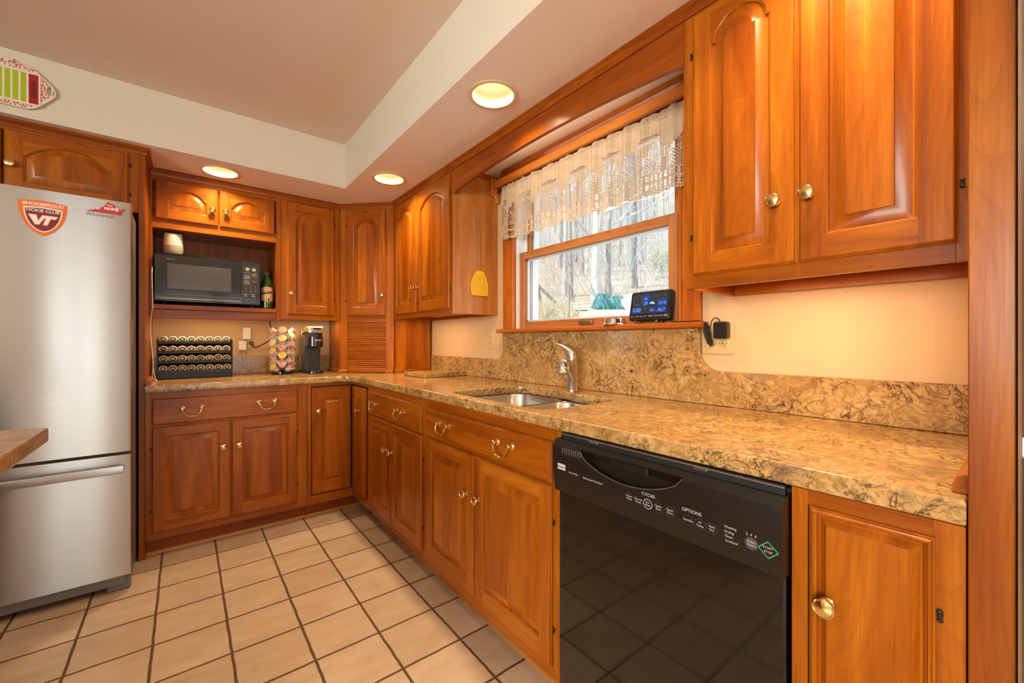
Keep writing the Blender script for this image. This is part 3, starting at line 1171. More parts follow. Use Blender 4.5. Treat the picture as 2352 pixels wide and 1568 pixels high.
prof = [(0, 0), (-.014, 0), (-.014, .010), (-.010, .018), (-.004, .023), (0, .025)]
for a, b in ((.0005, .061), (DW - .061, DW - .0005)):
    m = MB()
    m.prism([(p[0] - .0003, Z0 + p[1]) for p in prof], 'x', a, b, grain='x', tone=.6)
    m.build('base_moulding', WOOD, t)
for (a, b, s) in (((.9045, YU + .004), (.9045, YW - .024), 1), ((XU + .004, 2.9095), (XW - .024, 2.9095), -1)):
    ax, ay = loc(*a); bx_, by = loc(*b)
    d = Vector((bx_ - ax, by - ay)).normalized()
    nn = Vector((-d.y, d.x)) * s
    R = []
    for q in ((ax, ay), (bx_, by)):
        R.append([(q[0] - nn.x * p[0] * .8, q[1] - nn.y * p[0] * .8, Z0 + p[1]) for p in prof])
    m = MB()
    m.rings(R, 0, (d.x, d.y, 0), .6, True, True)
    m.build('base_moulding', WOOD, t)

# cabinet left of the window
Y0 = 2.9095
t = thing('wall_cabinet', 'wooden wall cabinet left of the window, two tall arched doors and pale side', 'cabinet', (XU, Y0, 0), RZW, 'wall cabinets')
W = Y0 - 2.060
L = lambda y: Y0 - y
UB = 1.309
def under(m):
    m.box(.0005, W - .0055, .0195, .318, 1.328, UZ1, .001, tone=.45)
    m.box(W * .58, W - .0055, .0195, .034, UB + .004, 1.3275, .001, grain='x', tone=.3)
    m.box(.0005, .02, .0195, .318, UB, 1.3275, .001, grain='y', tone=.3)
    m.box(.03, W - .0055, .300, .318, UB + .002, 1.3275, .001, grain='x', tone=.4)
frame_body(t, W, .31, UB, UZ1, [(.0005, .036, UB, UZ1, 'z'), (L(2.088), W - .005, UB, UZ1, 'z'), (.036, L(2.088), 2.112, UZ1, 'x'), (.036, L(2.088), UB, 1.348, 'x'), (L(2.524), L(2.504), 1.348, 2.112, 'z')], shell=False, extra=under)
m = MB()
m.box(W - .0050, W, .003, .318, UB + .001, 2.128, .001, grain='z', tone=.6)
m.build('end_panel', WOOD_SIDE, t)
door(t, L(2.877), L(2.518), 1.340, 2.118, rise=.060, knob=(L(2.550), 1.502), top=.058, bot=.062)
door(t, L(2.511), L(2.084), 1.340, 2.118, rise=.060, knob=(L(2.478), 1.502), hinge='r', top=.058, bot=.062, tone=.6)

# large cabinet right of the window
Y0 = .667
t = thing('wall_cabinet', 'large wooden wall cabinet right of the window, nearest of the wall cabinets', 'cabinet', (XU, Y0, 0), RZW, 'wall cabinets')
W = Y0 - .0605
L = lambda y: Y0 - y
def under2(m):
    m.box(.0005, W - .0005, .0195, .318, 1.350, UZ1, .001, tone=.45)
    m.box(.0005, .019, .0195, .318, UB, 1.3495, .001, grain='y', tone=.7)
    m.box(.0195, W - .0005, .300, .318, UB, 1.3495, .001, grain='x', tone=.8)
frame_body(t, W, .31, UB, UZ1, [(.0005, .036, UB, UZ1, 'z'), (L(.096), W - .0005, UB, UZ1, 'z'), (.036, L(.096), 2.112, UZ1, 'x'), (.036, L(.096), UB, 1.352, 'x'), (L(.374), L(.354), 1.352, 2.112, 'z')], shell=False, extra=under2)
door(t, L(.6345), L(.3665), 1.346, 2.120, rise=.065, knob=(L(.4105), 1.507), hinge='l', st=.056, top=.046, bot=.058, tone=.75)
door(t, L(.3615), L(.0915), 1.346, 2.120, rise=.065, knob=(L(.338), 1.507), hinge='r', st=.056, top=.046, bot=.058, tone=.7)

# under-cabinet light bars
LAMPFACE = plain('light_bar_diffuser', (1, .9, .75), .4, emis=STRIP_COLOR, estr=4)
def light_bar(wx, wy, z, rz, length, power, label):
    t = thing('light_bar', label, 'light', (wx, wy, z), rz, 'light bars under the wall cabinets')
    m = MB()
    m.box(0, length, 0, .036, -.0065, -.0005, .001)
    m.build('housing', WHITE, t)
    m = MB()
    m.box(.01, length - .01, .005, .031, -.0080, -.0066, .0004)
    m.build('diffuser', LAMPFACE, t)
    c, s = math.cos(rz), math.sin(rz)
    lx, ly = length / 2, .02
    a = area('light_bar_lamp', (wx + c * lx - s * ly, wy + s * lx + c * ly, z - .0095), (length - .03, .026), power, STRIP_COLOR, (0, 0, -1))
    a.rotation_euler = (0, 0, rz)
    return t
light_bar(XU + .036, .60, 1.3495, RZW, .46, 2.7, 'slim light bar under the large right wall cabinet')
light_bar(XU + .036, 2.80, 1.3275, RZW, .42, 2.0, 'slim light bar under the wall cabinet left of the window')
light_bar(.56, YU + .036, UZ0 + .0195, 0, .30, 1.6, 'slim light bar under the single-door wall cabinet above the coffee maker')
light_bar(-.10, YU + .036, 1.3395, 0, .46, 1.4, 'slim light bar under the microwave shelf')

# crown moulding along the tops of all wall cabinets
def sweep(m, prof, path, grain='z', tone=None):
    R = []
    n = len(path)
    for i in range(n):
        p = Vector(path[i])
        d0 = (p - Vector(path[i - 1])).normalized() if i else None
        d1 = (Vector(path[i + 1]) - p).normalized() if i < n - 1 else None
        n0 = Vector((d0.y, -d0.x)) if d0 else None
        n1 = Vector((d1.y, -d1.x)) if d1 else None
        if n0 is None: mi, k = n1, 1
        elif n1 is None: mi, k = n0, 1
        else:
            mi = (n0 + n1).normalized()
            k = 1 / max(mi.dot(n0), .3)
        R.append([(p.x + mi.x * o * k, p.y + mi.y * o * k, z) for o, z in prof])
    for i in range(n - 1):
        d = Vector(path[i + 1]) - Vector(path[i])
        m.rings([R[i], R[i + 1]], 0, (d.x, d.y, 0), tone, i == 0, i == n - 2)
m = MB()
prof = [(-.0003, 2.1295), (.0045, 2.1295), (.0055, 2.136), (.009, 2.146), (.016, 2.154), (.019, 2.157), (.019, 2.1662), (-.0003, 2.1662)]
sweep(m, prof, [(-1.112, 2.9045), (-.163, 2.9045), (-.163, 3.2045), (.905, 3.2045), (1.1995, 2.910), (1.1995, .060)], tone=.3)
struct(m.build('trim_1', WOOD_TRIM))

# arched valance between the two cabinets beside the window
m = MB()
za = lambda y: 2.002 + .036 * (1 - ((y - 1.3635) / .68) ** 2)
ys = [.668 + (2.0585 - .668) * i / 40 for i in range(41)]
pts = [(2.0585, 2.1655), (2.0585, 1.995), (2.046, 1.995)] + [(y, za(y)) for y in reversed(ys[1:-1]) if .682 < y < 2.044] + [(.68, 1.995), (.668, 1.995), (.668, 2.1655)]
m.prism(pts, 'x', XU + .0005, XU + .0195, grain='y', tone=.35)
tag(m.build('valance_board', WOOD_TRIM), 'arched wooden valance board spanning above the window between two cabinets', 'valance')

# slim lamp fixed to the back of the valance board
t = thing('light_bar', 'slim light bar hidden behind the arched valance over the sink', 'light', (XU + .0205, 1.78, 2.085), RZW, 'light bars under the wall cabinets')
m = MB()
m.box(0, .84, .0, .012, .0, .026, .001)
m.build('housing', WHITE, t)
m = MB()
m.box(.01, .83, .0122, .0145, .003, .023, .0004)
m.build('diffuser', LAMPFACE, t)
area('valance_lamp', (XU + .037, 1.36, 2.098), (.82, .02), 1.2, (1.0, .80, .56), (1, 0, -.05)).rotation_euler = (PI / 2, 0, RZW)
# ------------------------------------------------------------------ worktop, backsplashes, sink
def arc(cx, cy, r, a0, a1, n=8):
    return [(cx + r * math.cos(a0 + (a1 - a0) * i / n), cy + r * math.sin(a0 + (a1 - a0) * i / n)) for i in range(n + 1)]


XE, YE = .888, 2.868
CT = .039
outer = [(-.162, YE)] + arc(XE - .10, YE - .10, .10, PI / 2, 0, 10)[0:0] + [(XE - .11, YE)] + [(XE - .11 + .11 * math.sin(t), YE - .11 + .11 * math.cos(t)) for t in [PI / 2 * i / 10 for i in range(1, 10)]] + [(XE, YE - .11), (XE, .0605), (1.518, .0605), (1.518, 3.518), (-.162, 3.518)]
# inside corner is a concave sweep: bulge towards the room
outer = [(-.162, YE), (XE - .12, YE)] + [(XE - .12 * math.cos(t) ** 1.0 * (1 - i / 10) - 0 * i, YE - .12 * math.sin(t) * (i / 10)) for i, t in [(i, PI / 2 * i / 10) for i in range(1, 10)]][0:0] + smooth_path([(XE - .10, YE, 0), (XE - .045, YE - .012, 0), (XE - .012, YE - .045, 0), (XE, YE - .10, 0)], 5)[1:-1] + [(XE, YE - .12), (XE, .0605), (1.518, .0605), (1.518, 3.518), (-.162, 3.518)]
outer = [(p[0], p[1]) for p in outer]
hole = rrect(.948, 1.372, 1.02, 1.672, .075, 8)
# step at the back of the smaller right bowl
hole = arc(1.285, 1.085, .065, -PI / 2, 0, 6) + [(1.350 - .0, 1.20)][0:0] + [(1.350, 1.275)][0:0] + smooth_path([(1.350, 1.16, 0), (1.350, 1.245, 0), (1.360, 1.285, 0), (1.378, 1.325, 0), (1.382, 1.38, 0)], 4) + arc(1.292, 1.592, .090, 0, PI / 2, 8) + arc(1.035, 1.597, .085, PI / 2, PI, 8) + arc(1.02, 1.095, .075, PI, 3 * PI / 2, 8)
hole = [(p[0], p[1]) for p in hole]
tag(curve_solid('worktop', [outer, hole[::-1]], CT, .006, GRANITE, loc=(0, 0, ZC - CT), res=3), 'L-shaped tan veined granite worktop with rounded inside corner', 'worktop')

# window-wall backsplash: low, stepping up under the window sill with rounded inside corners (local x = distance from left end)
BL = 2.908
bx = lambda y: BL - y
bs = [(0, ZC + .0012), (bx(.0615), ZC + .0012), (bx(.0615), 1.043), (bx(.70), 1.043)] + [(bx(.70 + .072 * math.sin(t)), 1.043 + .072 * (1 - math.cos(t))) for t in [PI / 2 * i / 8 for i in range(1, 9)]] + [(bx(.772), 1.2000), (bx(1.985), 1.2000)] + [(bx(1.985 + .072 * (1 - math.cos(t))), 1.043 + .072 * (1 - math.sin(t))) for t in [PI / 2 * i / 8 for i in range(0, 9)]] + [(0, 1.043)]
tag(curve_solid('backsplash', [bs], .019, .002, GRANITE, loc=(XW - .0195, BL, 0), rot=face_rot(RZW)), 'tan veined granite backsplash stepping up under the window sill', 'backsplash')
# curve_solid thickness grows along local +z = towards the room after face_rot, so shift into place
bpy.data.objects['backsplash'].location = (XW - .0005, BL, 0)
o = curve_solid('backsplash', [[(0, 0), (.903 + .160, 0), (.903 + .160, .124), (0, .124)]], .019, .002, GRANITE, loc=(-.161, YW - .0005, ZC + .0012), rot=face_rot(0))
tag(o, 'low granite backsplash behind the spice rack and coffee maker', 'backsplash')

# wooden scribe strips at both ends of the worktop
m = MB()
m.prism([(-.1625, ZC + .0012), (-.1625, ZC + .026), (-.158, ZC + .0255), (-.150, ZC + .020), (-.145, ZC + .012), (-.144, ZC + .0012)], 'y', YE + .03, 3.498, grain='y', tone=.7) if False else None
pr = [(0, .0012), (0, .026), (.006, .0255), (.013, .021), (.017, .013), (.018, .0012)]
m.prism([(-.1625 + p[0], ZC + p[1]) for p in pr], 'y', YE + .025, 3.498, grain='y', tone=.8)
tag(m.build('scribe_strip', WOOD), 'short wooden strip on the worktop along the panel beside the refrigerator', 'moulding')
m = MB()
m.prism([(.0603 + p[0], ZC + p[1]) for p in pr], 'x', XE + .035, 1.499, grain='x', tone=.8)
mm = MB()
mm.rings([[(x, .0603 + p[0], ZC + p[1] * 1.15) for p in pr] for x in (XE + .035, 1.499)], 0, 'x', .7, True, True)
tag(mm.build('scribe_strip', WOOD), 'wooden strip on the worktop along the tall post at the right', 'moulding')

# sink
t = thing('sink', 'undermounted double-bowl stainless steel sink below the window', 'sink', (1.16, 1.34, ZC - CT - .001))
def bowl(y0, y1, x0, x1, r, depth):
    m = MB()
    R = []
    for d, z in ((-.012, 0), (.0, 0), (.002, -.004), (.004, -depth + .04), (.012, -depth + .012), (.035, -depth)):
        R.append([(p[0] - 1.16, p[1] - 1.34, z) for p in rrect(x0 + d, x1 - d, y0 + d, y1 - d, max(r - d * .4, .02), 8)])
    m.rings(R)
    m.add(R[-1], [tuple(range(len(R[-1])))])
    return m
bowl(1.336, 1.678, .955, 1.378, .085, .20).build('bowl', STEEL_SINK, t)
bowl(1.014, 1.322, .955, 1.346, .075, .17).build('bowl', STEEL_SINK, t)
m = MB()
m.box(-.195, .185, -.018, -.0045, -.03, -.003, .004)
m.build('divider', STEEL_SINK, t)
m = MB()
m.box(.188, .245, -.14, -.0045, -.006, -.0008, .001)
m.build('flange', STEEL_SINK, t)
for x, y, z in ((1.17, 1.507, -.199), (1.15, 1.168, -.169)):
    m = MB()
    m.lathe([(.045, 0), (.045, .002), (.036, .003), (.030, -.002), (.0001, -.003)], c=(x - 1.16, y - 1.34, z))
    m.build('drain', CHROME, t)

# faucet
t = thing('faucet', 'single-lever brushed nickel kitchen faucet with pull-out spray head', 'faucet', (1.405, 1.325, ZC + .001))
m = MB()
m.lathe([(.0245, 0), (.0245, .004), (.0225, .012), (.0215, .10), (.0210, .120)], n=32)
m.lathe([(.0200, .1202), (.0200, .1222)], n=32)
m.lathe([(.0212, .1224), (.0210, .1402)], n=32)
m.build('body', NICKEL, t)
# lever cap swept up and away
m = MB()
dx, dy = -.35, .94
R = []
for k, (o, z, a, bb) in enumerate(((0, .1425, .0205, .0205), (0, .152, .0205, .0205), (.004, .166, .0195, .019), (.016, .182, .0165, .0145), (.034, .198, .0115, .0085), (.056, .212, .0095, .0055), (.080, .219, .0085, .004), (.092, .219, .005, .002))):
    R.append([(dx * (o + bb * math.cos(2 * PI * i / 20)) - dy * a * math.sin(2 * PI * i / 20), dy * (o + bb * math.cos(2 * PI * i / 20)) + dx * a * math.sin(2 * PI * i / 20), z + (math.cos(2 * PI * i / 20) * -bb * .9 if k > 1 else 0)) for i in range(20)])
m.rings(R, cap0=True, cap1=True)
m.build('lever', NICKEL, t)
m = MB()
sd = Vector((-.88, -.47, 0))
pts = smooth_path([sd * .002 + Vector((0, 0, .004)), sd * .008 + Vector((0, 0, .050)), sd * .026 + Vector((0, 0, .092)), sd * .060 + Vector((0, 0, .124)), sd * .100 + Vector((0, 0, .138)), sd * .140 + Vector((0, 0, .136))], 5)
m.tube(pts, [.0215 - .004 * i / (len(pts) - 1) for i in range(len(pts))], n=20)
sp = m.build('spout', NICKEL, t)
m = MB()
m.lathe([(.0001, .036), (.010, .035), (.020, .029), (.0265, .016), (.0290, .002), (.0285, -.004)], c=(-.134, -.071, .113), axis=(.18, .10, 1), n=28)
m.build('spray_head', CHROME, sp)
m = MB()
m.lathe([(.0290, -.0045), (.0325, -.014), (.0325, -.019), (.027, -.024), (.0001, -.024)], c=(-.134, -.071, .113), axis=(.18, .10, 1), n=28)
m.build('spray_collar', NICKEL, sp)

# granite cutting slab
m = MB()
m.box(-.165, .145, -.14, .14, .0, .026, .003)
tag(m.build('cutting_board', GRANITE, None, (1.335, 2.515, ZC + .0015), (0, 0, math.radians(3))), 'loose rectangular granite slab lying on the worktop beside the corner cabinet', 'cutting board')

# peninsula at the left edge
t = thing('peninsula', 'granite-topped peninsula, its corner jutting in at the left edge before the refrigerator', 'counter', (-.9, 1.2, 0))
o = curve_solid('worktop', [[(p[0] + .9, p[1] - 1.2) for p in rrect(-2.1, -.287, .62, 1.662, .02, 5)]], CT, .006, GRANITE, t, (0, 0, ZC - CT), res=3)
m = MB()
m.box(-1.15, .22, -.50, .40, .0945, ZC - CT - .0008, .002, tone=.45)
m.box(-1.12, .17, -.45, .35, .0015, .094, .001, tone=.2)
m.build('body', WOOD, t)

# ------------------------------------------------------------------ window over the sink
w1 = bpy.data.objects.new('window_1', None)
COL.objects.link(w1)
w1.location = (XW, 1.366, 1.21)
struct(w1)
OX, OY, OZ = XW, 1.366, 1.21
def wbox(m, x0, x1, y0, y1, z0, z1, bev=.001, grain='z', tone=None):
    m.box(x0 - OX, x1 - OX, y0 - OY, y1 - OY, z0 - OZ, z1 - OZ, bev, grain=grain, tone=tone)
m = MB()
def casing_prof(y0, y1):
    pass
for a, b in ((1.878, 1.985), (.768, .852)):
    wbox(m, 1.500, XW - .0005, a, b, 1.2235, 2.10, .003, 'z', .4)
for a, b in ((1.878, 1.890), (.840, .852)):
    wbox(m, 1.494, 1.4998, a, b, 1.2235, 2.10, .002, 'z', .6)
wbox(m, 1.500, XW - .0005, .8525, 1.8775, 2.066, 2.1005, .003, 'y', .3)
wbox(m, 1.500, XW - .0005, .768, 1.985, 2.1010, 2.160, .003, 'y', .4)
m.build('casing', WOOD_FIR, w1)
m = MB()
pr = [(1.4625, 1.2010), (1.4575, 1.2050), (1.4560, 1.2110), (1.4575, 1.2175), (1.4630, 1.2225), (1.565, 1.2225), (1.565, 1.2010)]
m.rings([[(p[0] - OX, y - OY, p[1] - OZ) for p in pr] for y in (.745, 1.993)], 0, 'y', .4, True, True)
m.build('sill', WOOD_FIR, w1)
m = MB()
for a, b in ((1.8765, 1.8815), (.8505, .8555)):
    wbox(m, XW + .0005, XW + .155, a, b, 1.2230, 2.0995, .0005)
wbox(m, XW + .0005, XW + .155, .856, 1.876, 2.0930, 2.0985, .0005)
for a, b in ((1.852, 1.876), (.856, .880)):
    wbox(m, 1.5785, 1.5845, a, b, 1.223, 2.093, .0005)
    wbox(m, 1.625, 1.67, a, b, 1.223, 2.093, .0005)
wbox(m, 1.566, 1.69, .856, 1.876, 1.2055, 1.2225, .001)
wbox(m, 1.625, 1.67, .856, 1.876, 2.05, 2.092, .001)
m.build('jamb', VINYL, w1)
def sash(x0, x1, z0, z1, st, bot, top, y0=.882, y1=1.872):
    m = MB()
    wbox(m, x0, x1, y1 - st, y1, z0, z1, .002, 'z', .5)
    wbox(m, x0, x1, y0, y0 + st, z0, z1, .002, 'z', .45)
    wbox(m, x0, x1, y0 + st, y1 - st, z0, z0 + bot, .002, 'y', .55)
    wbox(m, x0, x1, y0 + st, y1 - st, z1 - top, z1, .002, 'y', .6)
    s = m.build('sash', WOOD_SASH, w1)
    m = MB()
    xm = (x0 + x1) / 2
    wbox(m, xm - .004, xm + .004, y0 + st - .004, y1 - st + .004, z0 + bot - .004, z1 - top + .004, 0)
    m.build('pane', GLASS, s)
    m = MB()
    for a, b, c, d in ((y0 + st, y1 - st, z0 + bot, z0 + bot + .010), (y0 + st, y1 - st, z1 - top - .010, z1 - top), (y0 + st, y0 + st + .010, z0 + bot, z1 - top), (y1 - st - .010, y1 - st, z0 + bot, z1 - top)):
        wbox(m, xm + .0045, x1 - .001, a, b, c, d, .0005)
    m.build('glazing_bead', VINYL, s)
    return s
lower = sash(1.540, 1.577, 1.2235, 1.667, .040, .040, .042)
upper = sash(1.586, 1.622, 1.640, 2.092, .040, .040, .045)
m = MB()
m.box(-.044, .044, -.014, 0, -.009, .009, .003)
m.box(-.040, .040, -.018, -.0142, .002, .009, .002)
m.build('sash_lift', ABRASS, lower, (1.5395 - OX, 1.356 - OY, 1.2425 - OZ), (0, 0, RZW))

# curtain board with brackets on the casing, curtain rod and lace valance curtain
t = thing('curtain_cornice', 'plain wooden curtain board on curved brackets above the lace curtain', 'curtain board', (1.478, 1.366, 2.05))
m = MB()
m.box(-.020, .0, -.60, .655, .020, .062, .003, grain='y', tone=.7)
m.build('board', WOOD_BOARD, t)
m = MB()
m.prism([(-.030, .0625), (-.030, .075), (-.022, .084), (-.022, .104), (.020, .104), (.020, .0625)], 'y', -.60, .655, grain='y', tone=.1) if False else None
m.rings([[(p[0], y, p[1]) for p in [(-.012, .0625), (-.018, .078), (-.006, .090), (-.004, .112), (.020, .112), (.020, .0625)]] for y in (-.60, .60)], 0, 'y', .15, True, True)
m.build('cove_moulding', WOOD_TRIM, t)
for y0 in (.656, -.622):
    m = MB()
    pr = [(-.028, .082), (.0215, .082), (.0215, -.055), (.014, -.060), (.008, -.048), (.006, -.030), (-.002, -.018), (-.018, -.012), (-.028, -.004)]
    m.rings([[(p[0], y, p[1]) for p in pr] for y in (y0, y0 + .020)], 0, 'z', .7, True, True)
    m.build('bracket', WOOD_BOARD, t)
m = MB()
m.tube([(.008, -.598, .004), (.008, .652, .004)], .005, 8)
m.build('rod', DARKMETAL, t)

def lace_curtain():
    # filet crochet: a square grid of threads, each cell open or worked solid
    cw, H = .0026, .318
    nu, nv = 620, int(H / .0026)
    rnd = random.Random(3)
    def solid(i, j):
        v = j * cw
        u = i * cw
        if j < 2: return True
        if v < .014: return not (3 <= j <= 4 and i % 4 in (1, 2)) 
        if v < .082:
            k = (v - .014) / .034
            p = i % 9
            if .12 < k % 1 < .82 and p in (2, 3, 4, 5): return p in (2,) and False or (j % 5 == 0)
            if j % 13 == 0: return i % 4 != 0
            return True
        if v < .205:
            vv = (v - .082)
            cell = int(u / .155)
            x = u / .155 - cell - .5
            h = vv / .123
            house = abs(x) < .17 and h < .72 and h < .92 - abs(x) * 2.2
            arch_ = abs(abs(x) - .36) < .09 and h < .55
            if house:
                return not (i % 4 in (0, 1) and j % 4 in (0, 1) and (h > .4 or abs(x) > .06))
            if arch_: return (i + j) % 5 < 3
            wav = math.sin(u * 95 + 1.7 * math.sin(vv * 60)) * .5 + math.sin(vv * 120 + u * 40) * .5
            if h > .80 + .2 * math.sin(u * 41): return not (i % 4 == 0 and j % 4 == 0)
            if wav > .45: return i % 3 != 0
            return j % 3 == 0 or i % 7 == 0
        if v < .232: 
            m_ = math.sin(u * 24) > -.1
            return not (m_ and i % 3 in (1, 2) and j % 3 in (1, 2))
        if v < .285: return not (i % 4 == 0 and j % 3 == 0 and math.sin(u * 30 + v * 90) > .0)
        return not ((i * 7 + j * 5) % 11 in (0, 1))
    # plan path of the cloth: left return from the wall, then gathered along the rod
    path = []
    x0 = 1.466
    y = 1.951
    Ltot = nu * cw
    s = 0
    px, py = 1.497, 1.958
    path.append((px, py))
    span_y0, span_y1 = 1.945, .790
    ret = 18
    for i in range(1, nu + 1):
        if i <= ret:
            f = i / ret
            path.append((1.497 - .031 * f, 1.958 - .010 * f * f))
        else:
            f = (i - ret) / (nu - ret)
            yy = span_y0 + (span_y1 - span_y0) * f
            w = .0075 * math.sin(f * 2 * PI * 11.5 + 1.4 * math.sin(f * 9)) + .004 * math.sin(f * 2 * PI * 27 + 2)
            if f < .14: w += .004 * math.sin(f * 2 * PI * 60)
            path.append((x0 + w, yy))
    V, F = [], []
    for j in range(nv + 1):
        v = j * cw
        for i in range(nu + 1):
            f = max(i - ret, 0) / (nu - ret)
            flare = 1.0 + (1 - v / H) * .7
            x = x0 + (path[i][0] - x0) * flare if i > ret else path[i][0]
            zb = 1.7370 + .004 * math.cos(f * 2 * PI * 11.5 + .6) + (.012 if f < .10 else 0) * (1 - f / .10 if f < .1 else 0)
            top = 2.057 + .006 * math.sin(f * 2 * PI * 11.5 + 1.4 * math.sin(f * 9) + .8)
            z = zb + (top - zb) * v / H
            if j == 0: z += .003 * (i % 6 in (0, 5)) 
            V.append((x, path[i][1] + (0.0), z))
    W = nu + 1
    for j in range(nv):
        for i in range(nu):
            if solid(i, j): F.append((j * W + i, j * W + i + 1, (j + 1) * W + i + 1, (j + 1) * W + i))
    me = bpy.data.meshes.new('curtain')
    me.from_pydata(V, [], F)
    me.materials.append(LACE)
    me.polygons.foreach_set('use_smooth', [True] * len(F))
    bm = bmesh.new(); bm.from_mesh(me)
    loose = [v for v in bm.verts if not v.link_faces]
    bmesh.ops.delete(bm, geom=loose, context='VERTS')
    bm.to_mesh(me); bm.free()
    return link('lace_curtain', me)
tag(lace_curtain(), 'gathered ecru lace valance curtain with crocheted village pattern across the window', 'curtain')

# ------------------------------------------------------------------ things on and beside the sill
SCREEN = plain('lcd_dark', (.02, .024, .028), .12, emis=(.02, .03, .035), estr=.4)
BLUE = plain('lcd_blue', (.01, .03, .16), .2, emis=(.012, .040, .22), estr=.6)
CYAN = plain('lcd_digits', (.1, .3, .7), .3, emis=(.05, .18, .60), estr=.7)
LCDGREY = plain('lcd_grey_digits', (.09, .10, .10), .3)
t = thing('weather_station', 'black weather display with blue screen standing on the window sill', 'weather display', (1.489, .977, 1.2235), RZW + math.radians(0))
tilt = math.radians(-12)
b = MB()
b.rings([[(p[0], y, p[1]) for p in rrect(-.094 + d, .094 - d, .012 + d, .136 - d, .010, 5)] for y, d in ((.012, .003), (.010, 0), (-.009, 0), (-.012, .003))], cap0=True, cap1=True)
body = b.build('body', BLACK, t, (0, 0, 0), (tilt, 0, 0))
m = MB(); m.box(-.080, .080, -.0135, -.0122, .040, .126, .0002)
sc = m.build('screen', SCREEN, body)
m = MB()
for x0, x1, z0, z1 in ((-.078, -.036, .042, .068), (-.034, -.002, .072, .110), (-.034, -.002, .110, .122), (.002, .032, .042, .064), (.034, .078, .042, .064), (.036, .078, .066, .098), (.002, .022, .094, .098)):
    m.box(x0, x1, -.0140, -.0136, z0, z1, 0)
m.build('blue_panels', BLUE, sc)
link('digits', merge_text([('0.00', .022, -.057, .054), ('29', .019, -.018, .082), ('61', .017, -.018, .102), ('29.78', .015, .058, .080), ('4--', .018, .017, .052), ('46.7', .019, .057, .052)], CYAN), sc, (0, -.0142, 0))
link('digits', merge_text([('3:15', .017, .028, .112), ('28', .012, .068, .113), ('M T W T F S S', .0055, .045, .101), ('70', .012, -.018, .060), ('32', .010, -.018, .048)], LCDGREY), sc, (0, -.0142, 0))
m = MB()
m.lathe([(.0195, 0), (.0205, .0004), (.0215, 0)], c=(-.057, -.0141, .098), axis=(0, -1, 0), n=30, caps=(False, False))
m.tube([(-.063, -.0142, .108), (-.051, -.0142, .088)], .0007, 5)
m.build('wind_dial', LCDGREY, sc)
m = MB()
for k in range(5): m.sphere((.012 + (k - 2) * .0036, -.0138, .080 + (.002, .004, .0045, .003, .001)[k]), .0038, 8, 6, scale=(1, .1, 1))
m.build('cloud_icon', plain('lcd_cloud', (.3, .6, .8), .4, emis=(.12, .36, .55), estr=1.0), sc)
link('button_lettering', merge_text([('SET', .005, -.078, .028), ('+', .005, -.068, .029), ('TEMP', .005, -.054, .028), ('WIND', .005, -.036, .028), ('RAIN', .005, -.016, .029), ('PRESSURE', .005, .010, .029), ('ALARM', .005, .034, .029), ('MAX/MIN', .005, .056, .029), ('LIGHT', .005, .079, .0315), ('SNOOZE', .005, .079, .0265)], INK), body, (0, -.0124, 0))
m = MB()
for x in (-.055, .045):
    m.rings([[(x + dx, p[0], p[1]) for p in ((-.022, 0.0), (-.019, 0.0), (-.0145, .013), (-.0175, .013))] for dx in (-.005, .005)], cap0=True, cap1=True)
    m.box(x - .005, x + .005, -.022, .035, 0, .003, .0005)
    m.box(x - .005, x + .005, .020, .024, 0, .03, .0005)
m.build('stand', plain('stand_bronze', (.10, .075, .05), .4), t)

t = thing('pet_dish', 'small shiny flared metal dish upside down on the window sill', 'dish', (1.490, 1.155, 1.2232))
m = MB()
m.lathe([(.047, 0), (.0485, .0015), (.047, .0035), (.043, .007), (.0385, .027), (.036, .0295), (.0001, .0295)], n=36)
m.build('shell', CHROME, t)
m = MB()
m.lathe([(.0465, .0002), (.0478, .0012), (.0470, .003)], n=36)
m.build('rubber_ring', GASKET, t)

def outlet_plate(name, label, loc, rz, w, h, kinds):
    t = thing(name, label, 'outlet', loc, rz, 'wall outlets')
    m = MB()
    m.rings([[(p[0], y, p[1]) for p in rrect(-w / 2 + d, w / 2 - d, -h / 2 + d, h / 2 - d, .004, 3)] for y, d in ((-.0003, 0), (-.003, 0), (-.0058, .003))], cap1=True)
    m.build('plate', ALMOND, t)
    for k, xc in kinds:
        if k == 'duplex':
            for zc in (.0195, -.0195):
                m = MB()
                m.rings([[(xc + p[0], y, zc + p[1]) for p in rrect(-.0168 + d, .0168 - d, -.0135 + d, .0135 - d, .009, 5)] for y, d in ((-.0055, 0), (-.0072, 0), (-.0078, .0008))], cap1=True)
                r = m.build('receptacle', ALMOND, t)
                m = MB()
                m.box(xc - .0075, xc - .0055, -.0084, -.0076, zc - .002, zc + .006, 0)
                m.box(xc + .0055, xc + .0075, -.0084, -.0076, zc - .001, zc + .006, 0)
                m.lathe([(.0025, -.0005), (.0025, .0006)], c=(xc, -.0080, zc - .0065), axis=(0, -1, 0), n=10)
                m.build('slots', BLACK, r)
        if k == 'switch':
            m = MB()
            m.box(xc - .005, xc + .005, -.0068, -.0055, -.012, .012, .0005)
            m.rings([[(xc + sx, y, z) for sx, z in ((-.004, -.004 + o), (.004, -.004 + o), (.004, .004 + o), (-.004, .004 + o))] for y, o in ((-.0065, 0), (-.016, .006))], cap1=True)
            m.build('toggle', BRASS if False else ALMOND, t)
        if k == 'screw':
            m = MB()
            for z in (.030, -.030): m.lathe([(.003, 0), (.0025, .001), (.0001, .0012)], c=(xc, -.0058, z), axis=(0, -1, 0), n=10)
            m.build('screw', ABRASS, t)
    return t

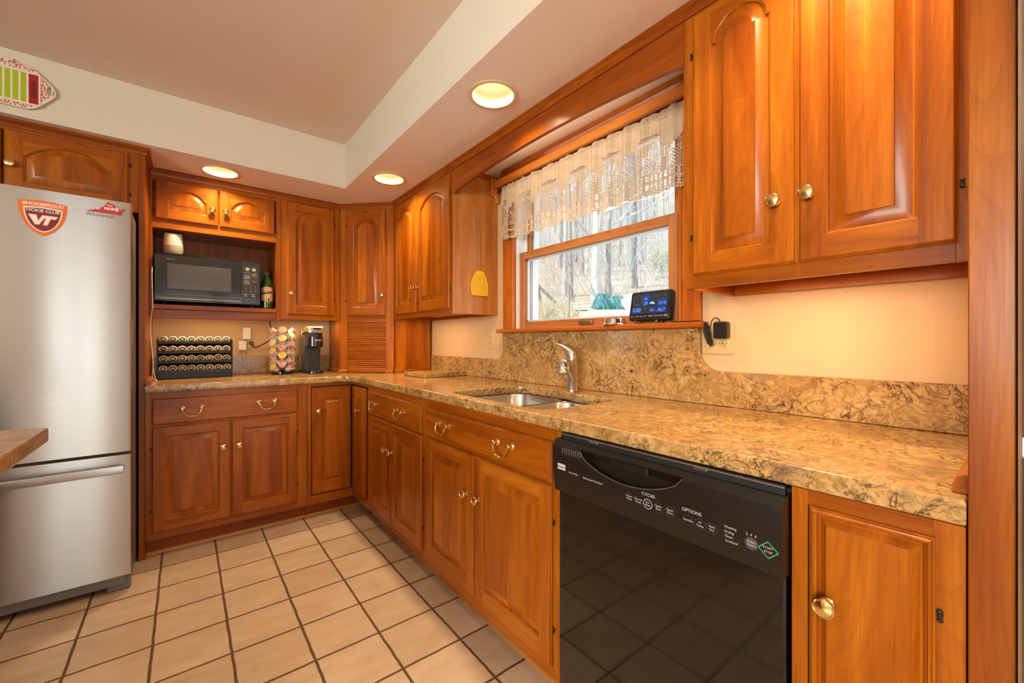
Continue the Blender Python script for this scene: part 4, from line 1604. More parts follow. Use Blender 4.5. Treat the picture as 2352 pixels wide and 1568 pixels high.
outlet_plate('wall_outlet', 'almond wall outlet between the corner cabinet and the window', (XW - .0003, 2.133, 1.161), RZW, .070, .114, [('duplex', 0)])
outlet_plate('wall_outlet', 'wide almond outlet and switch plate right of the sink under the big cabinet', (XW - .0003, .712, 1.161), RZW, .116, .116, [('switch', -.027), ('screw', -.027), ('duplex', .027)])
outlet_plate('wall_outlet', 'almond wall outlet behind the white chargers between spice rack and pod carousel', (.3415, YW - .0003, 1.160), 0, .071, .116, [('duplex', 0)])

# black adapter with its bundled cord
t = thing('power_adapter', 'black power adapter with bundled cord plugged in right of the window', 'adapter', (XW - .0080, .688, 1.190), RZW)
m = MB()
m.box(-.024, .024, -.034, -.002, -.030, .030, .005)
for k in range(9): m.box(-.020, .020, -.0346, -.0338, -.022 + k * .005, -.0195 + k * .005, 0)
m.build('body', BLACK, t)
m = MB()
pts = smooth_path([(-.005, -.02, .030), (-.008, -.024, .040), (-.018, -.028, .044), (-.028, -.030, .036), (-.036, -.030, .012), (-.045, -.028, .020), (-.060, -.026, .032), (-.080, -.030, .036), (-.090, -.05, .0345), (-.150, -.045, .0355), (-.190, -.022, .0372), (-.205, -.010, .055), (-.213, -.008, .062)], 6)
m.tube(pts, .0019, 7)
rnd = random.Random(5)
for k in range(8):
    a = rnd.uniform(-.007, .007); b_ = rnd.uniform(-.006, .006)
    loop = smooth_path([(-.055 + a, -.026 + b_, .026), (-.052 + a, -.032 + b_, .000), (-.043 + a, -.034 + b_, -.030), (-.034 + a * .6, -.034, -.050 + b_), (-.030 + a * .5, -.029, -.046 + b_), (-.038 + a * .5, -.024, -.020), (-.047 + a, -.020, .004), (-.055 + a, -.022, .024)], 4)
    m.tube(loop, .0018, 6)
m.tube(smooth_path([(-.052, -.020, -.006), (-.044, -.019, -.010), (-.036, -.026, -.010), (-.040, -.037, -.008), (-.052, -.036, -.006), (-.062, -.028, -.004)], 4), .0016, 6)
m.build('cord', BLACKMATTE, t)

# fly swatter on its hook on the cabinet side
t = thing('fly_swatter', 'yellow fly swatter with twisted wire handle hanging on the cabinet side', 'fly swatter', (1.376, 2.0595, 1.92))
YELLOW = plain('yellow_plastic', (.86, .50, .012), .45)
m = MB()
def wire(s):
    pts = []
    for i in range(46):
        z = -i * .0082
        f = i / 45
        w = .0075 * math.sin(PI * min(f / .42, 1)) ** .8 if f < .42 else .0016 * math.cos((f - .42) * 90)
        d = 0 if f < .42 else .0016 * math.sin((f - .42) * 90)
        pts.append((s * w + (f * .004), -.006 + s * d, z))
    return pts
m.tube(wire(1), .0011, 6)
m.tube(wire(-1), .0011, 6)
m.build('wire_handle', plain('galvanised_wire', (.45, .42, .38), .4, .8), t)
def sw_w(f): return .021 + .039 * min(f / .55, 1) ** .55 - .004 * max(f - .75, 0) / .25
m = MB()
n = 15
zs = [-.353 - .142 * i / 36 for i in range(37)]
for k in range(9):
    q = -1 + 2 * k / 8
    m.tube([(.004 + q * sw_w(i / 36) * 1.0, -.0055, z) for i, z in enumerate(zs)], .0012 if abs(q) < .99 else .0020, 5)
for i in range(0, 37, 1):
    w = sw_w(i / 36)
    m.tube([(.004 - w, -.0055, zs[i]), (.004 + w, -.0055, zs[i])], .0009 if 0 < i < 36 else .0022, 4)
m.box(-.014, .022, -.0066, -.0044, -.372, -.349, .001)
m.rings([[(.004 + s * sw_w(i / 36) * .995, -.0042, zs[i]) for i in range(0, 37, 4)] for s in (-1, 1)], closed=False)
m.build('paddle', YELLOW, t)
t = thing('wall_hook', 'tiny metal hook on the cabinet side holding the fly swatter', 'hook', (1.376, 2.0598, 1.925))
m = MB()
m.lathe([(.006, 0), (.006, .001), (.002, .0015)], axis=(0, -1, 0), n=12)
m.tube(smooth_path([(0, -.001, .0), (0, -.008, -.002), (0, -.011, .003), (0, -.010, .009)], 4), .0012, 6)
m.build('hook_body', CHROME, t)
# ------------------------------------------------------------------ refrigerator
FRX0, FRX1 = -1.098, -.1935
t = thing('refrigerator', 'large stainless steel bottom-freezer refrigerator at the left', 'refrigerator', (FRX1, 2.600, 0))
SIDE = plain('fridge_side_grey', (.20, .195, .19), .45, .5)
w = FRX1 - FRX0
m = MB()
m.box(-w + .006, -.006, .060, .84, .03, 1.772, .004)
m.box(-w + .02, -.02, .012, .0595, .030, 1.760, .002)
m.build('case', SIDE, t)
def fr_door(z0, z1, name):
    m = MB()
    pr = [(0, .048), (0, .006), (-.002, .002), (-.006, 0), (-w + .006, 0), (-w + .002, .002), (-w, .006), (-w, .048)]
    m.rings([[(p[0], p[1], z) for p in pr] for z in (z0, z1)], cap0=True, cap1=True)
    return m.build(name, STEEL, t)
ud = fr_door(.644, 1.790, 'door')
ld = fr_door(.075, .630, 'freezer_drawer')
m = MB()
m.box(-w + .005, -.005, .010, .045, .6305, .6435, 0)
m.build('gasket', GASKET, t)
def bar(parent, z, name):
    m = MB()
    R = []
    N = 24
    for i in range(N + 1):
        f = i / N
        x = -.024 - (w - .048) * f
        bow = .012 * math.sin(PI * f)
        y = -.036 - bow
        R.append([(x, y + a, z + b) for a, b in ((-.008, -.017), (-.010, -.012), (-.010, .012), (-.008, .017), (.004, .017), (.006, .012), (.006, -.012), (.004, -.017))])
    m.rings(R, cap0=True, cap1=True)
    for x in (-.034, -w + .034): m.box(x - .010, x + .010, -.034, -.0005, z - .012, z + .012, .002)
    return m.build(name, STEEL, parent)
bar(ld, .572, 'handle')
m = MB()
m.tube(smooth_path([(-w + .06, -.001, .72), (-w + .06, -.045, .74), (-w + .06, -.055, 1.2), (-w + .06, -.045, 1.68), (-w + .06, -.001, 1.70)], 6), .013, 12)
m.build('handle', STEEL, ud)
m = MB()
m.box(-w + .01, -.085, .030, .050, .028, .070, .002)
m.box(-.085, -.004, .020, .055, .0015, .070, .004)
m.box(-w + .004, -w + .085, .020, .055, .0015, .070, .004)
m.build('toe_grille', GREY, t)
WORD = plain('grey_badge_lettering', (.05, .05, .045), .5)
bd = text('badge', 'Whirlpool', .0205, WORD, ud, (-.298 - FRX1, -.0006, 1.716), spacing=1.05)
m = MB()
m.tube([(-.004 + .020 * math.cos(a), -.0007, -.002 + .006 * math.sin(a)) for a in [PI * 1.02 + i * PI * .9 / 12 for i in range(13)]], .0007, 5)
m.build('badge_swoosh', BRASS, ud, (-.298 - FRX1, 0, 1.714))

# magnets on the refrigerator
ORANGE = plain('magnet_orange', (.78, .16, .018), .35)
MAROON = plain('magnet_maroon', (.19, .014, .016), .35)
MWHITE = plain('magnet_white', (.80, .78, .76), .35)
def half(pts):
    return [(x, z) for x, z in pts] + [(-x, z) for x, z in reversed(pts) if abs(x) > 1e-6]
SH = [(0, .0745), (.036, .0725), (.0705, .066), (.0700, .040), (.0640, .006), (.0520, -.026), (.0320, -.054), (.012, -.069), (0, -.0745)]
def scaled(k, dz=0, top=1.0):
    return [(x * k, (z * k if z < .03 else z * top) + dz) for x, z in half(SH)]
t = thing('shield_magnet', 'orange and maroon shield magnet reading HOKIE CLUB on the refrigerator door', 'magnet', (-.4685, 2.5993, 1.669), 0)
def plate(name, pts, y0, y1, mat, parent):
    m = MB()
    m.prism([(p[0], p[1]) for p in pts], 'y', -y0, -y1)
    return m.build(name, mat, parent)
def inner(k, ztop):
    pts = [(.0, ztop + .0015), (.03, ztop), (.056, ztop - .004), (.0545, .018), (.048, -.008), (.038, -.030), (.024, -.047), (.010, -.056), (0, -.059)]
    return [(x * k, (z + .004) * k - .004) for x, z in half(pts)]
b = plate('backing', half(SH), .0003, .0030, ORANGE, t)
plate('outline', inner(1.0, .046), .0031, .0034, MWHITE, b)
plate('field', inner(.915, .0445), .0035, .0038, MAROON, b)
text('lettering', '#HOKIEPROUD', .0175, MWHITE, b, (.001, -.0031, .0570), bold=.0004, spacing=.98)
text('lettering', 'HOKIE CLUB', .0170, MWHITE, b, (0, -.0039, .0305), bold=.0003, spacing=.98)
# interlocked V and T, white on an orange outline
VT = [(-.041, .019), (-.020, .019), (-.0135, -.004), (-.002, .019), (.041, .019), (.036, .0085), (.0215, .0085), (.0115, -.0185), (.0005, -.0185), (.0090, .0085), (.0030, .0085), (-.0125, -.0185), (-.0225, -.0185)]
def grow(pts, d):
    n = len(pts); out = []
    for i in range(n):
        a, c, e = Vector(pts[i - 1]), Vector(pts[i]), Vector(pts[(i + 1) % n])
        d0, d1 = (c - a).normalized(), (e - c).normalized()
        n0, n1 = Vector((-d0.y, d0.x)), Vector((-d1.y, d1.x))
        mi = (n0 + n1).normalized()
        k = d / max(mi.dot(n0), .45)
        out.append((c.x + mi.x * k, c.y + mi.y * k))
    return out
vt = [(x * 1.0 - .0, z * 1.05 - .008) for x, z in VT]
plate('emblem_outline', grow(vt, .0022), .0039, .0041, ORANGE, b)
plate('emblem', vt, .0042, .0045, MWHITE, b)

RED = plain('magnet_red', (.52, .035, .030), .4, vary=.5, vscale=120)
t = thing('state_magnet', 'small red state-shaped magnet reading HOME at the top of the refrigerator door', 'magnet', (-.2765, 2.5993, 1.728), 0)
VA = [(-.064, .0), (-.050, .0065), (-.043, .008), (-.036, .0135), (-.030, .0095), (-.022, .015), (-.016, .026), (-.009, .029), (-.002, .040), (.005, .0525), (.013, .046), (.020, .0455), (.026, .043), (.031, .030), (.040, .0285), (.048, .024), (.058, .030), (.063, .029), (.056, .016), (.050, .015), (.052, .004), (.049, .0)]
b = plate('backing', VA, .0003, .0028, RED, t)
text('lettering', 'HOME', .0165, MWHITE, b, (.016, -.0029, .021), bold=.0009, spacing=1.0)
text('lettering', 'THIS IS', .0065, MWHITE, b, (.010, -.0029, .0355), bold=.0003)

# ceramic platter hung on the soffit
CERAM = plain('glazed_cream', (.78, .70, .60), .18, coat=.5)
DAB = plain('glaze_red', (.50, .055, .02), .2, coat=.4)
LIME = plain('glaze_lime', (.36, .52, .015), .2, coat=.4, vary=.15, vscale=40)
CRIM = plain('glaze_crimson', (.36, .018, .02), .2, coat=.4)
t = thing('platter', 'ceramic football-field platter with green stripes hung above the refrigerator', 'platter', (-.700, TY - .0012, 2.303), 0)
rt = [(0, .1005), (.125, .1000), (.160, .0900), (.183, .068), (.205, .046), (.224, .024), (.2315, .004), (.2290, -.014), (.214, -.036), (.192, -.062), (.168, -.088), (.145, -.0985), (.12, -.1005), (0, -.1005)]
full = rt + [(-x, z) for x, z in rt[-2:0:-1]]
full = [(p[0], p[1]) for p in full]
hl = lambda s: [(s * .2085 + .0085 * math.cos(a), .004 + .024 * math.sin(a)) for a in [2 * PI * i / 18 for i in range(18)]]
def holed_plate(outer, holes, ys, mat, name, parent):
    """Plate with rounded rim and through holes; outlines in local x/z, front towards -y."""
    m = MB()
    sc_ = lambda pts, k: [(x * (1 - k / .2315), z * (1 - k / .1005)) for x, z in pts]
    R = [[(x, y, z) for x, z in sc_(outer, k)] for y, k in ys]
    m.rings(R)
    front, back = R[-1], R[0]
    for ring_, hs in ((front, ys[-1][0]), (back, ys[0][0])):
        loops = [[Vector(p) for p in ring_]] + [[Vector((x, hs, z)) for x, z in h] for h in holes]
        flat = [p for L_ in loops for p in L_]
        m.add(flat, [tuple(t_) for t_ in tessellate_polygon([[Vector((p.x, p.z, 0)) for p in L_] for L_ in loops])])
    for h in holes:
        m.rings([[(x, ys[0][0], z) for x, z in h], [(x, ys[-1][0], z) for x, z in h]])
    return m.build(name, mat, parent)
b = holed_plate(full, [hl(1), hl(-1)], [(-.0005, .012), (-.006, .002), (-.0105, 0), (-.0145, .001), (-.0155, .0035)], CERAM, 'dish', t)
m = MB()
m.prism(rrect(-.179, .179, -.078, .066, .006), 'y', -.0161, -.0168)
m.rings([[(p[0], y, p[1]) for p in rrect(-.183 + d, .183 - d, -.082 + d, .070 - d, .008)] for y, d in ((-.0155, 0), (-.0185, .001), (-.0185, .003), (-.0165, .004))])
f = m.build('field', CERAM, t)
m = MB()
for k in range(12):
    x = .130 - k * .0236
    m.prism([(x - .0084, -.071), (x + .0080, -.072), (x + .0084, .060), (x - .0080, .061)], 'y', -.0169, -.0173)
m.build('stripes', LIME, f)
for s in (1, -1):
    m = MB()
    m.prism([(s * .1605 - .0148, -.073), (s * .1605 + .0148, -.072), (s * .1605 + .0148, .061), (s * .1605 - .0148, .060)], 'y', -.0169, -.0173)
    e = m.build('end_zone', CRIM, f)
    if s == 1: link('lettering', text_mesh('HOKIES', .022, BLACK, bold=.0003), e, (.1605, -.0174, -.010), face_rot(0, -PI / 2))
m = MB()
rn = random.Random(11)
def inside(x, z):
    c = False
    for i in range(len(full)):
        x1, z1 = full[i]; x2, z2 = full[i - 1]
        if (z1 > z) != (z2 > z) and x < (x2 - x1) * (z - z1) / (z2 - z1) + x1: c = not c
    return c
cnt = 0
pts = []
while cnt < 330:
    x, z = rn.uniform(-.23, .23), rn.uniform(-.098, .098)
    if abs(x) < .185 and -.084 < z < .073: continue
    if not all(inside(x + a, z + b_) for a in (-.006, .006) for b_ in (-.006, .006)): continue
    if ((abs(x) - .2085) / .014) ** 2 + ((z - .004) / .030) ** 2 < 1: continue
    if any((x - p) ** 2 + (z - q) ** 2 < .0078 ** 2 for p, q in pts): 
        cnt += .05
        continue
    pts.append((x, z)); cnt += 1
    a = rn.uniform(0, PI)
    L_, W_ = rn.uniform(.0034, .0052), rn.uniform(.0020, .0030)
    m.prism([(x + L_ * math.cos(u) * math.cos(a) - W_ * math.sin(u) * math.sin(a), z + L_ * math.cos(u) * math.sin(a) + W_ * math.sin(u) * math.cos(a)) for u in [2 * PI * i / 9 for i in range(9)]], 'y', -.0155, -.0164)
m.build('rim_dabs', DAB, t)
t2 = thing('plate_hanger', 'small wire plate hanger hook at the top of the platter', 'hook', (-.600, TY - .0012, 2.399))
m = MB()
m.tube(smooth_path([(0, 0, .014), (0, -.006, .012), (.001, -.018, .004), (.001, -.020, -.004)], 4), .0014, 6)
m.sphere((0, -.003, .015), .003, 8, 6)
m.build('wire', ABRASS, t2)

# ------------------------------------------------------------------ microwave, speaker, bottle in the niche
t = thing('microwave', 'black countertop microwave oven in the open cabinet niche', 'microwave', (-.138, 3.180, 1.3725))
MWBLACK = plain('microwave_black', (.012, .012, .012), .28, coat=.3)
MWGLASS = plain('microwave_window', (.075, .078, .085), .12, coat=.3)
SILVERT = plain('panel_print', (.36, .36, .33), .5)
m = MB()
m.box(.002, .526, .016, .305, .014, .303, .004)
m.build('case', MWBLACK, t)
m = MB()
m.rings([[(x, p[0], p[1]) for p in [(.0155, .016), (.0, .020), (-.004, .062), (.004, .066), (.004, .290), (.0155, .303)]] for x in (0, .4235)], cap0=True, cap1=True)
d = m.build('door', plain('microwave_door', (.008, .008, .0085), .10, coat=.3), t)
m = MB()
m.box(.058, .370, .0020, .0036, .093, .243, .0005)
wn1 = m.build('window', MWGLASS, d)
m = MB()
for a in ((.058, .370, .243, .2455), (.058, .370, .0905, .093), (.0555, .058, .0905, .2455), (.370, .3725, .0905, .2455)):
    m.box(a[0], a[1], .0012, .0036, a[2], a[3], 0)
m.build('window_frame', MWBLACK, d)
m = MB()
m.rings([[(x, p[0], p[1]) for p in [(.002, .022), (-.008, .026), (-.011, .042), (-.006, .058), (.002, .062)]] for x in (.004, .420)], cap0=True, cap1=True)
m.build('handle_bar', plain('handle_gloss_grey', (.055, .06, .062), .16, coat=.5), d)
text('lettering', 'Carousel', .010, SILVERT, d, (.055, .0038, .268), align='LEFT')
m = MB()
m.rings([[(x, p[0], p[1]) for p in [(.0155, .016), (.002, .020), (.002, .292), (.0155, .303)]] for x in (.4265, .528)], cap0=True, cap1=True)
p = m.build('control_panel', MWBLACK, t)
m = MB()
m.box(.434, .520, .0008, .002, .062, .268, .0005)
kp = m.build('keypad', plain('keypad_charcoal', (.035, .037, .035), .5), p)
GREENB = plain('button_green', (.35, .52, .33), .5)
m = MB()
for x, z in ((.459, .248), (.494, .2465)):
    m.lathe([(.0105, 0), (.0100, .0008), (.0001, .0010)], c=(x, .0007, z), axis=(0, -1, 0), n=20)
    m.lathe([(.0066, .0011), (.0062, .0014), (.0001, .0014)], c=(x, .0007, z), axis=(0, -1, 0), n=16, mat=1)
m.build('buttons', [plain('button_pale', (.50, .58, .45), .5), GREENB], kp)
m = MB()
m.box(.440, .476, .0002, .0009, .222, .2245, 0); m.box(.485, .512, .0002, .0009, .221, .2235, 0); m.box(.485, .505, .0002, .0009, .214, .218, 0)
for k in range(5): m.box(.440, .474 - .002 * (k % 3), .0002, .0009, .206 - k * .0055, .2085 - k * .0055, 0)
for k in range(5): m.box(.440, .472 - .003 * (k % 2), .0002, .0009, .172 - k * .0055, .1742 - k * .0055, 0)
for a in ((.438, .456), (.480, .498)): m.box(a[0], a[1], .0002, .0009, .082, .087, 0); m.box(a[0], a[1] + .002, .0002, .0009, .070, .075, 0)
m.build('print_marks', SILVERT, kp)
link('digits', merge_text([(str(r * 3 + c + 1), .012, .450 + c * .026, .135 - r * .0155) for r in range(3) for c in range(3)] + [('0', .011, .476, .089)], SILVERT), kp, (0, .0006, 0))
m = MB()
for z, mi in ((.205, 0), (.170, 1)):
    m.rings([[(x_, .0004, z_) for x_, z_ in [(.496 + k_ * .016 * math.cos(a), z + k_ * .0075 * math.sin(a)) for a in [2 * PI * i / 22 for i in range(22)]]] for k_ in (1, .88)], mat=mi)
    m.box(.489, .503, .0002, .0006, z - .0018, z + .0018, 0, mat=mi)
m.build('oval_keys', [SILVERT, plain('print_red', (.42, .17, .13), .5)], kp)
m = MB()
m.box(.436, .518, -.002, .0018, .026, .048, .002)
m.build('open_button', MWBLACK, p)
m = MB()
for x in (.04, .49):
    for y in (.05, .27): m.lathe([(.012, .0), (.012, .0135)], c=(x, y, 0), n=12)
m.build('feet', BLACKMATTE, t)

t = thing('smart_speaker', 'small white rounded speaker with fabric base on top of the microwave', 'speaker', (-.054, 3.262, 1.6762))
CREAMP = plain('speaker_white', (.78, .72, .64), .4)
FAB = plain('speaker_fabric', (.46, .42, .35), .85, bump=.3, bscale=900)
m = MB()
n = 32
def ring(r, z, sl=0): return [(r * math.cos(2 * PI * i / n), r * math.sin(2 * PI * i / n), z + sl * math.sin(2 * PI * i / n)) for i in range(n)]
m.rings([ring(.0480, .0545), ring(.0470, .080), ring(.0448, .118, .006), ring(.0432, .131, .010), ring(.041, .1345, .011)], cap1=True)
m.build('shell', CREAMP, t)
m = MB()
m.rings([ring(.036, .0005), ring(.041, .003), ring(.0455, .014), ring(.0480, .032), ring(.0482, .0540)], cap0=True)
m.build('fabric_base', FAB, t)

BGREEN = plain('bottle_green_glass', (.012, .07, .008), .06, coat=.5, trans=.35, ior=1.5)
t = thing('oil_bottle', 'green glass oil bottle with tan label beside the microwave', 'bottle', (.4385, 3.245, 1.3728))
m = MB()
m.lathe([(.030, 0), (.0355, .004), (.0362, .02), (.0362, .150), (.034, .168), (.026, .190), (.018, .206), (.0145, .213), (.0140, .222)], n=28)
m.build('glass', BGREEN, t)
m = MB()
m.lathe([(.0165, .2205), (.0172, .223), (.0172, .243), (.0160, .2455), (.0001, .2455)], n=24)
m.build('cap', plain('cap_dark_green', (.015, .035, .012), .35), t)
TANL = plain('label_tan', (.62, .42, .22), .6)
def wrap(m, x, z, r=.0366, ang0=-PI / 2 - .16):
    a = ang0 + x / r
    return (r * math.cos(a), r * math.sin(a), z)
m = MB()
R0, R1 = [], []
for i in range(21):
    x = -.041 + .082 * i / 20
    top = .140 + .006 * math.cos(min(abs(x) / .041, 1) * PI / 2)
    bot = .052 - (.016 * max(0, 1 - abs(x - .012) / .022))
    R0.append(wrap(m, x, bot)); R1.append(wrap(m, x, top))
m.rings([R0, R1], closed=False)
lb = m.build('label', TANL, t)
def wrapped_shape(pts, r, sub=1):
    return [wrap(None, x, z, r) for x, z in pts]
m = MB()
def oval(cx, cz, a, b_, r, mat=0):
    n_ = 20
    c_ = wrap(None, cx, cz, r + .0002)
    P = [wrap(None, cx + a * math.cos(2 * PI * i / n_), cz + b_ * math.sin(2 * PI * i / n_), r) for i in range(n_)]
    m.add([c_] + P, [(0, 1 + i, 1 + (i + 1) % n_) for i in range(n_)], mat)
oval(.000, .1275, .0295, .0098, .0369, 0)
oval(.012, .054, .020, .011, .0369, 1)
oval(.022, .074, .0045, .0045, .0369, 2)
for i in range(16):
    x = -.036 + i * .0045
    m.add([wrap(None, x, .092 + i * .0008, .0369), wrap(None, x + .0045, .0928 + i * .0008, .0369), wrap(None, x + .0045, .105 + i * .0008, .0369), wrap(None, x, .1042 + i * .0008, .0369)], [(0, 1, 2, 3)], 1)
for i in range(8):
    x = -.017 + i * .0043
    m.add([wrap(None, x, .1255, .0372), wrap(None, x + .0028, .1255, .0372), wrap(None, x + .0028, .1305, .0372), wrap(None, x, .1305, .0372)], [(0, 1, 2, 3)], 3)
m.build('label_print', [plain('print_label_red', (.50, .05, .02), .5), plain('print_label_olive', (.045, .055, .02), .5), plain('print_label_gold', (.42, .18, .02), .5), MWHITE], lb)

# ------------------------------------------------------------------ spice rack with 32 jars
RX, RY = -.1305, 3.262
RW = .374
t = thing('spice_rack', 'black four-tier wire spice rack on the worktop beside the tall panel', 'spice rack', (RX, RY, ZC + .0015))
EL = math.radians(24)
rows = [(.000, .0655), (.0265, .1245), (.053, .184), (.0795, .2445)]     # lid centre y, z (local)
JL, JR = .072, .0200
ce, se = math.cos(EL), math.sin(EL)
for sx in (0, RW):
    m = MB()
    for y in (.004, .120):
        m.box(sx - .003, sx + .003, y - .003, y + .003, 0, .243 if y < .05 else .250, .0008)
    m.box(sx - .003, sx + .003, .004, .120, .0, .006, .0008)
    m.box(sx - .003, sx + .003, .004, .120, .237, .243, .0008)
    m.box(sx - .003, sx + .003, .060, .066, .006, .237, .0008)
    m.build('end_frame', BLACKWIRE, t)
for y, z in rows:
    m = MB()
    o_ = JR + .0026
    pt = lambda s_, q_: (y - se * q_ + s_ * ce, z - ce * q_ - s_ * se)
    prof = [pt(-.004, o_ - .007), pt(-.004, o_ + .0016), pt(JL - .006, o_ + .0016), pt(JL - .006, o_), pt(-.0026, o_), pt(-.0026, o_ - .007)]
    m.rings([[(x, p[0], max(p[1], .002)) for p in prof] for x in (.004, RW - .004)], cap0=True, cap1=True)
    f_ = pt(-.004, o_ + .0016)
    m.box(.003, RW - .003, f_[0] - .0004, f_[0] + .0012, f_[1] - .008, f_[1] + .002, .0003)
    m.build('tier', BLACKWIRE, t)
m = MB()
m.box(.003, RW - .003, .006, .010, .003, .040, .001)
m.build('front_panel', BLACKWIRE, t)
RIM = plain('lid_silver_rim', (.62, .54, .44), .30, .75)
LBLK = plain('lid_label_black', (.022, .018, .014), .5)
JGL = plain('jar_glass', (.55, .50, .42), .08, trans=.7, coat=.3)
ordn = ['first', 'second', 'third', 'fourth', 'fifth', 'sixth', 'seventh', 'eighth']
rown = ['bottom', 'second lowest', 'second highest', 'top']
SPICES = [plain('spice_' + n_, c_, .8) for n_, c_ in (('brown', (.20, .09, .03)), ('green', (.16, .16, .05)), ('red', (.33, .06, .02)), ('tan', (.42, .30, .16)), ('pepper', (.07, .055, .045)))]
def jar_meshes(ci):
    g = MB()
    g.lathe([(.0001, -JL), (JR - .003, -JL), (JR - .0008, -JL + .003), (JR - .0008, -.020), (JR - .003, -.016)], n=20)
    c = MB()
    c.lathe([(.0001, -JL + .002), (JR - .0022, -JL + .003), (JR - .0022, -.024), (.0001, -.024)], n=16)
    l = MB()
    l.lathe([(JR - .0005, -.0155), (JR + .0012, -.015), (JR + .0012, -.002), (JR + .0002, .0), (JR - .0035, .0006), (JR - .0045, -.0002)], n=28)
    return g.mesh('jar_glass', JGL), c.mesh('jar_contents', SPICES[ci]), l.mesh('lid', RIM)
JM = [jar_meshes(k) for k in range(5)]
rj = random.Random(21)
def lid_label(r_, k):
    m = MB()
    m.lathe([(JR - .0042, .0001), (.0001, .0004)], n=24)
    a = rj.uniform(-.7, .7) if k % 3 else rj.uniform(-.15, .15)
    nl = rj.choice((1, 2, 2, 3))
    ca, sa = math.cos(a), math.sin(a)
    # x right, y up on the lid face
    for q in range(nl):
        off = (q - (nl - 1) / 2) * -.0052
        ww = rj.uniform(.006, .0098) * (1 if nl < 3 else .85)
        nn = rj.randint(5, 8)
        for s in range(nn):
            x0 = -ww + 2 * ww * s / nn
            x1 = x0 + 2 * ww / nn * .72
            h = rj.uniform(.0011, .0019)
            P = [(x0, off - h), (x1, off - h), (x1, off + h), (x0, off + h)]
            m.add([(px * ca - py * sa, px * sa + py * ca, .0008) for px, py in P], [(0, 1, 2, 3)], 1)
    return m.mesh('lid_label', [LBLK, INK])
k = 0
for r_, (y, z) in enumerate(rows):
    for c_ in range(8):
        x = .0275 + c_ * (RW - .055) / 7
        dz = rj.uniform(-.001, .001) + (.005 if (r_, c_) == (1, 6) else 0)
        j = thing('spice_jar', '%s spice jar from the left in the %s row of the spice rack' % (ordn[c_], rown[r_]), 'spice jar', (RX + x, RY + y, ZC + .0015 + z + dz), 0, 'spice jars in the wire rack')
        # jar axis: lid faces the room and slightly up
        j.rotation_euler = (PI / 2 - EL, 0, 0)
        g, cn, ld_ = JM[rj.randrange(5)]
        gg = link('glass', g, j)
        link('contents', cn, gg)
        ll = link('lid', ld_, j)
        link('lid_label', lid_label(r_, k), ll)
        k += 1

# ------------------------------------------------------------------ coffee pod carousel
CX_, CY_ = .5455, 3.330
t = thing('pod_carousel', 'black rotating coffee pod carousel left of the coffee maker', 'carousel', (CX_, CY_, ZC + .0015))
m = MB()
m.lathe([(.064, 0), (.069, .002), (.070, .008), (.066, .013), (.050, .016), (.016, .018), (.010, .026), (.0001, .026)], n=40)
m.build('base', BLACKGLOSS, t)
m = MB()
m.lathe([(.0055, .0255), (.0055, .325), (.009, .326), (.009, .333), (.0001, .334)], n=16)
m.build('pole', BLACK, t)
toward = math.atan2(-CY_, -CX_)
zc = [.080, .1385, .197, .2545, .3135]
zo = [.054, .111, .168, .2245, .281]
PODS = {0: ['red', 'yellow', 'red', 'paleyellow', 'peach'], -1: ['yellow', 'red', 'yellow', 'paleyellow', 'red'], 1: ['scarlet', 'scarlet', 'red', 'red', 'peach'], -2: ['red', 'yellow', 'red', 'yellow', 'peach'], 2: ['red', 'yellow', 'red', 'scarlet', 'peach']}
FOIL = {'red': (.52, .085, .06), 'scarlet': (.55, .13, .045), 'yellow': (.80, .47, .02), 'paleyellow': (.80, .58, .16), 'peach': (.70, .30, .16)}
FM = {k_: plain('pod_foil_' + k_, v_, .35) for k_, v_ in FOIL.items()}
PODW = plain('pod_cup_white', (.74, .69, .64), .4)
TILT = math.radians(33)
cup = MB()
cup.lathe([(.0001, -.0435), (.0165, -.0435), (.0180, -.042), (.0222, -.0045), (.0256, -.0035), (.0258, -.0010), (.0250, -.0002), (.0222, .0000)], n=28)
cupm = cup.mesh('cup', PODW)
def foil_mesh(kind):
    m = MB()
    m.lathe([(.0222, .0001), (.0001, .0004)], n=28)
    if 'yellow' in kind:
        m.rings([[(k_ * .0058 * math.cos(a), .0085 + k_ * .0066 * math.sin(a), .0007) for a in [2 * PI * i / 16 for i in range(16)]] for k_ in (1, .62)], mat=1)
        m.add([(-.012, -.010, .0007), (.012, -.010, .0007), (.010, -.014, .0007), (-.010, -.014, .0007)], [(0, 1, 2, 3)], 2)
    else:
        rr_ = random.Random(len(kind))
        for q in range(3):
            a0 = rr_.uniform(0, 6)
            cxx, cyy = .009 * math.cos(a0 + q * 2.1), .009 * math.sin(a0 + q * 2.1)
            m.add([(cxx + .0058 * math.cos(a), cyy + .0058 * math.sin(a), .0007) for a in [2 * PI * i / 12 for i in range(12)]], [tuple(range(12))], 3)
        m.add([(-.014, -.003, .0009), (.014, -.003, .0009), (.014, .003, .0009), (-.014, .003, .0009)], [(0, 1, 2, 3)], 2)
    return m.mesh('foil_lid', [FM[kind], FM['paleyellow'] if kind == 'yellow' else FM['yellow'], plain('pod_print', (.60, .45, .38) if 'yellow' not in kind else (.28, .12, .02), .5), plain('pod_blotch', (.80, .45, .34), .5)])
FL = {k_: foil_mesh(k_) for k_ in FOIL}
ringm = MB()
ringm.tube([(.0236 * math.cos(a), .0236 * math.sin(a), -.0058) for a in [2 * PI * i / 26 for i in range(26)]], .0011, 6, closed=True)
for s in (-1, 1):
    ringm.tube(smooth_path([(s * .0236, 0, -.0058), (s * .0225, .006, -.025), (s * .014, .010, -.045), (s * .004, .014, -.066)], 4), .0011, 6)
ringm = ringm.mesh('pod_holder', BLACKWIRE)
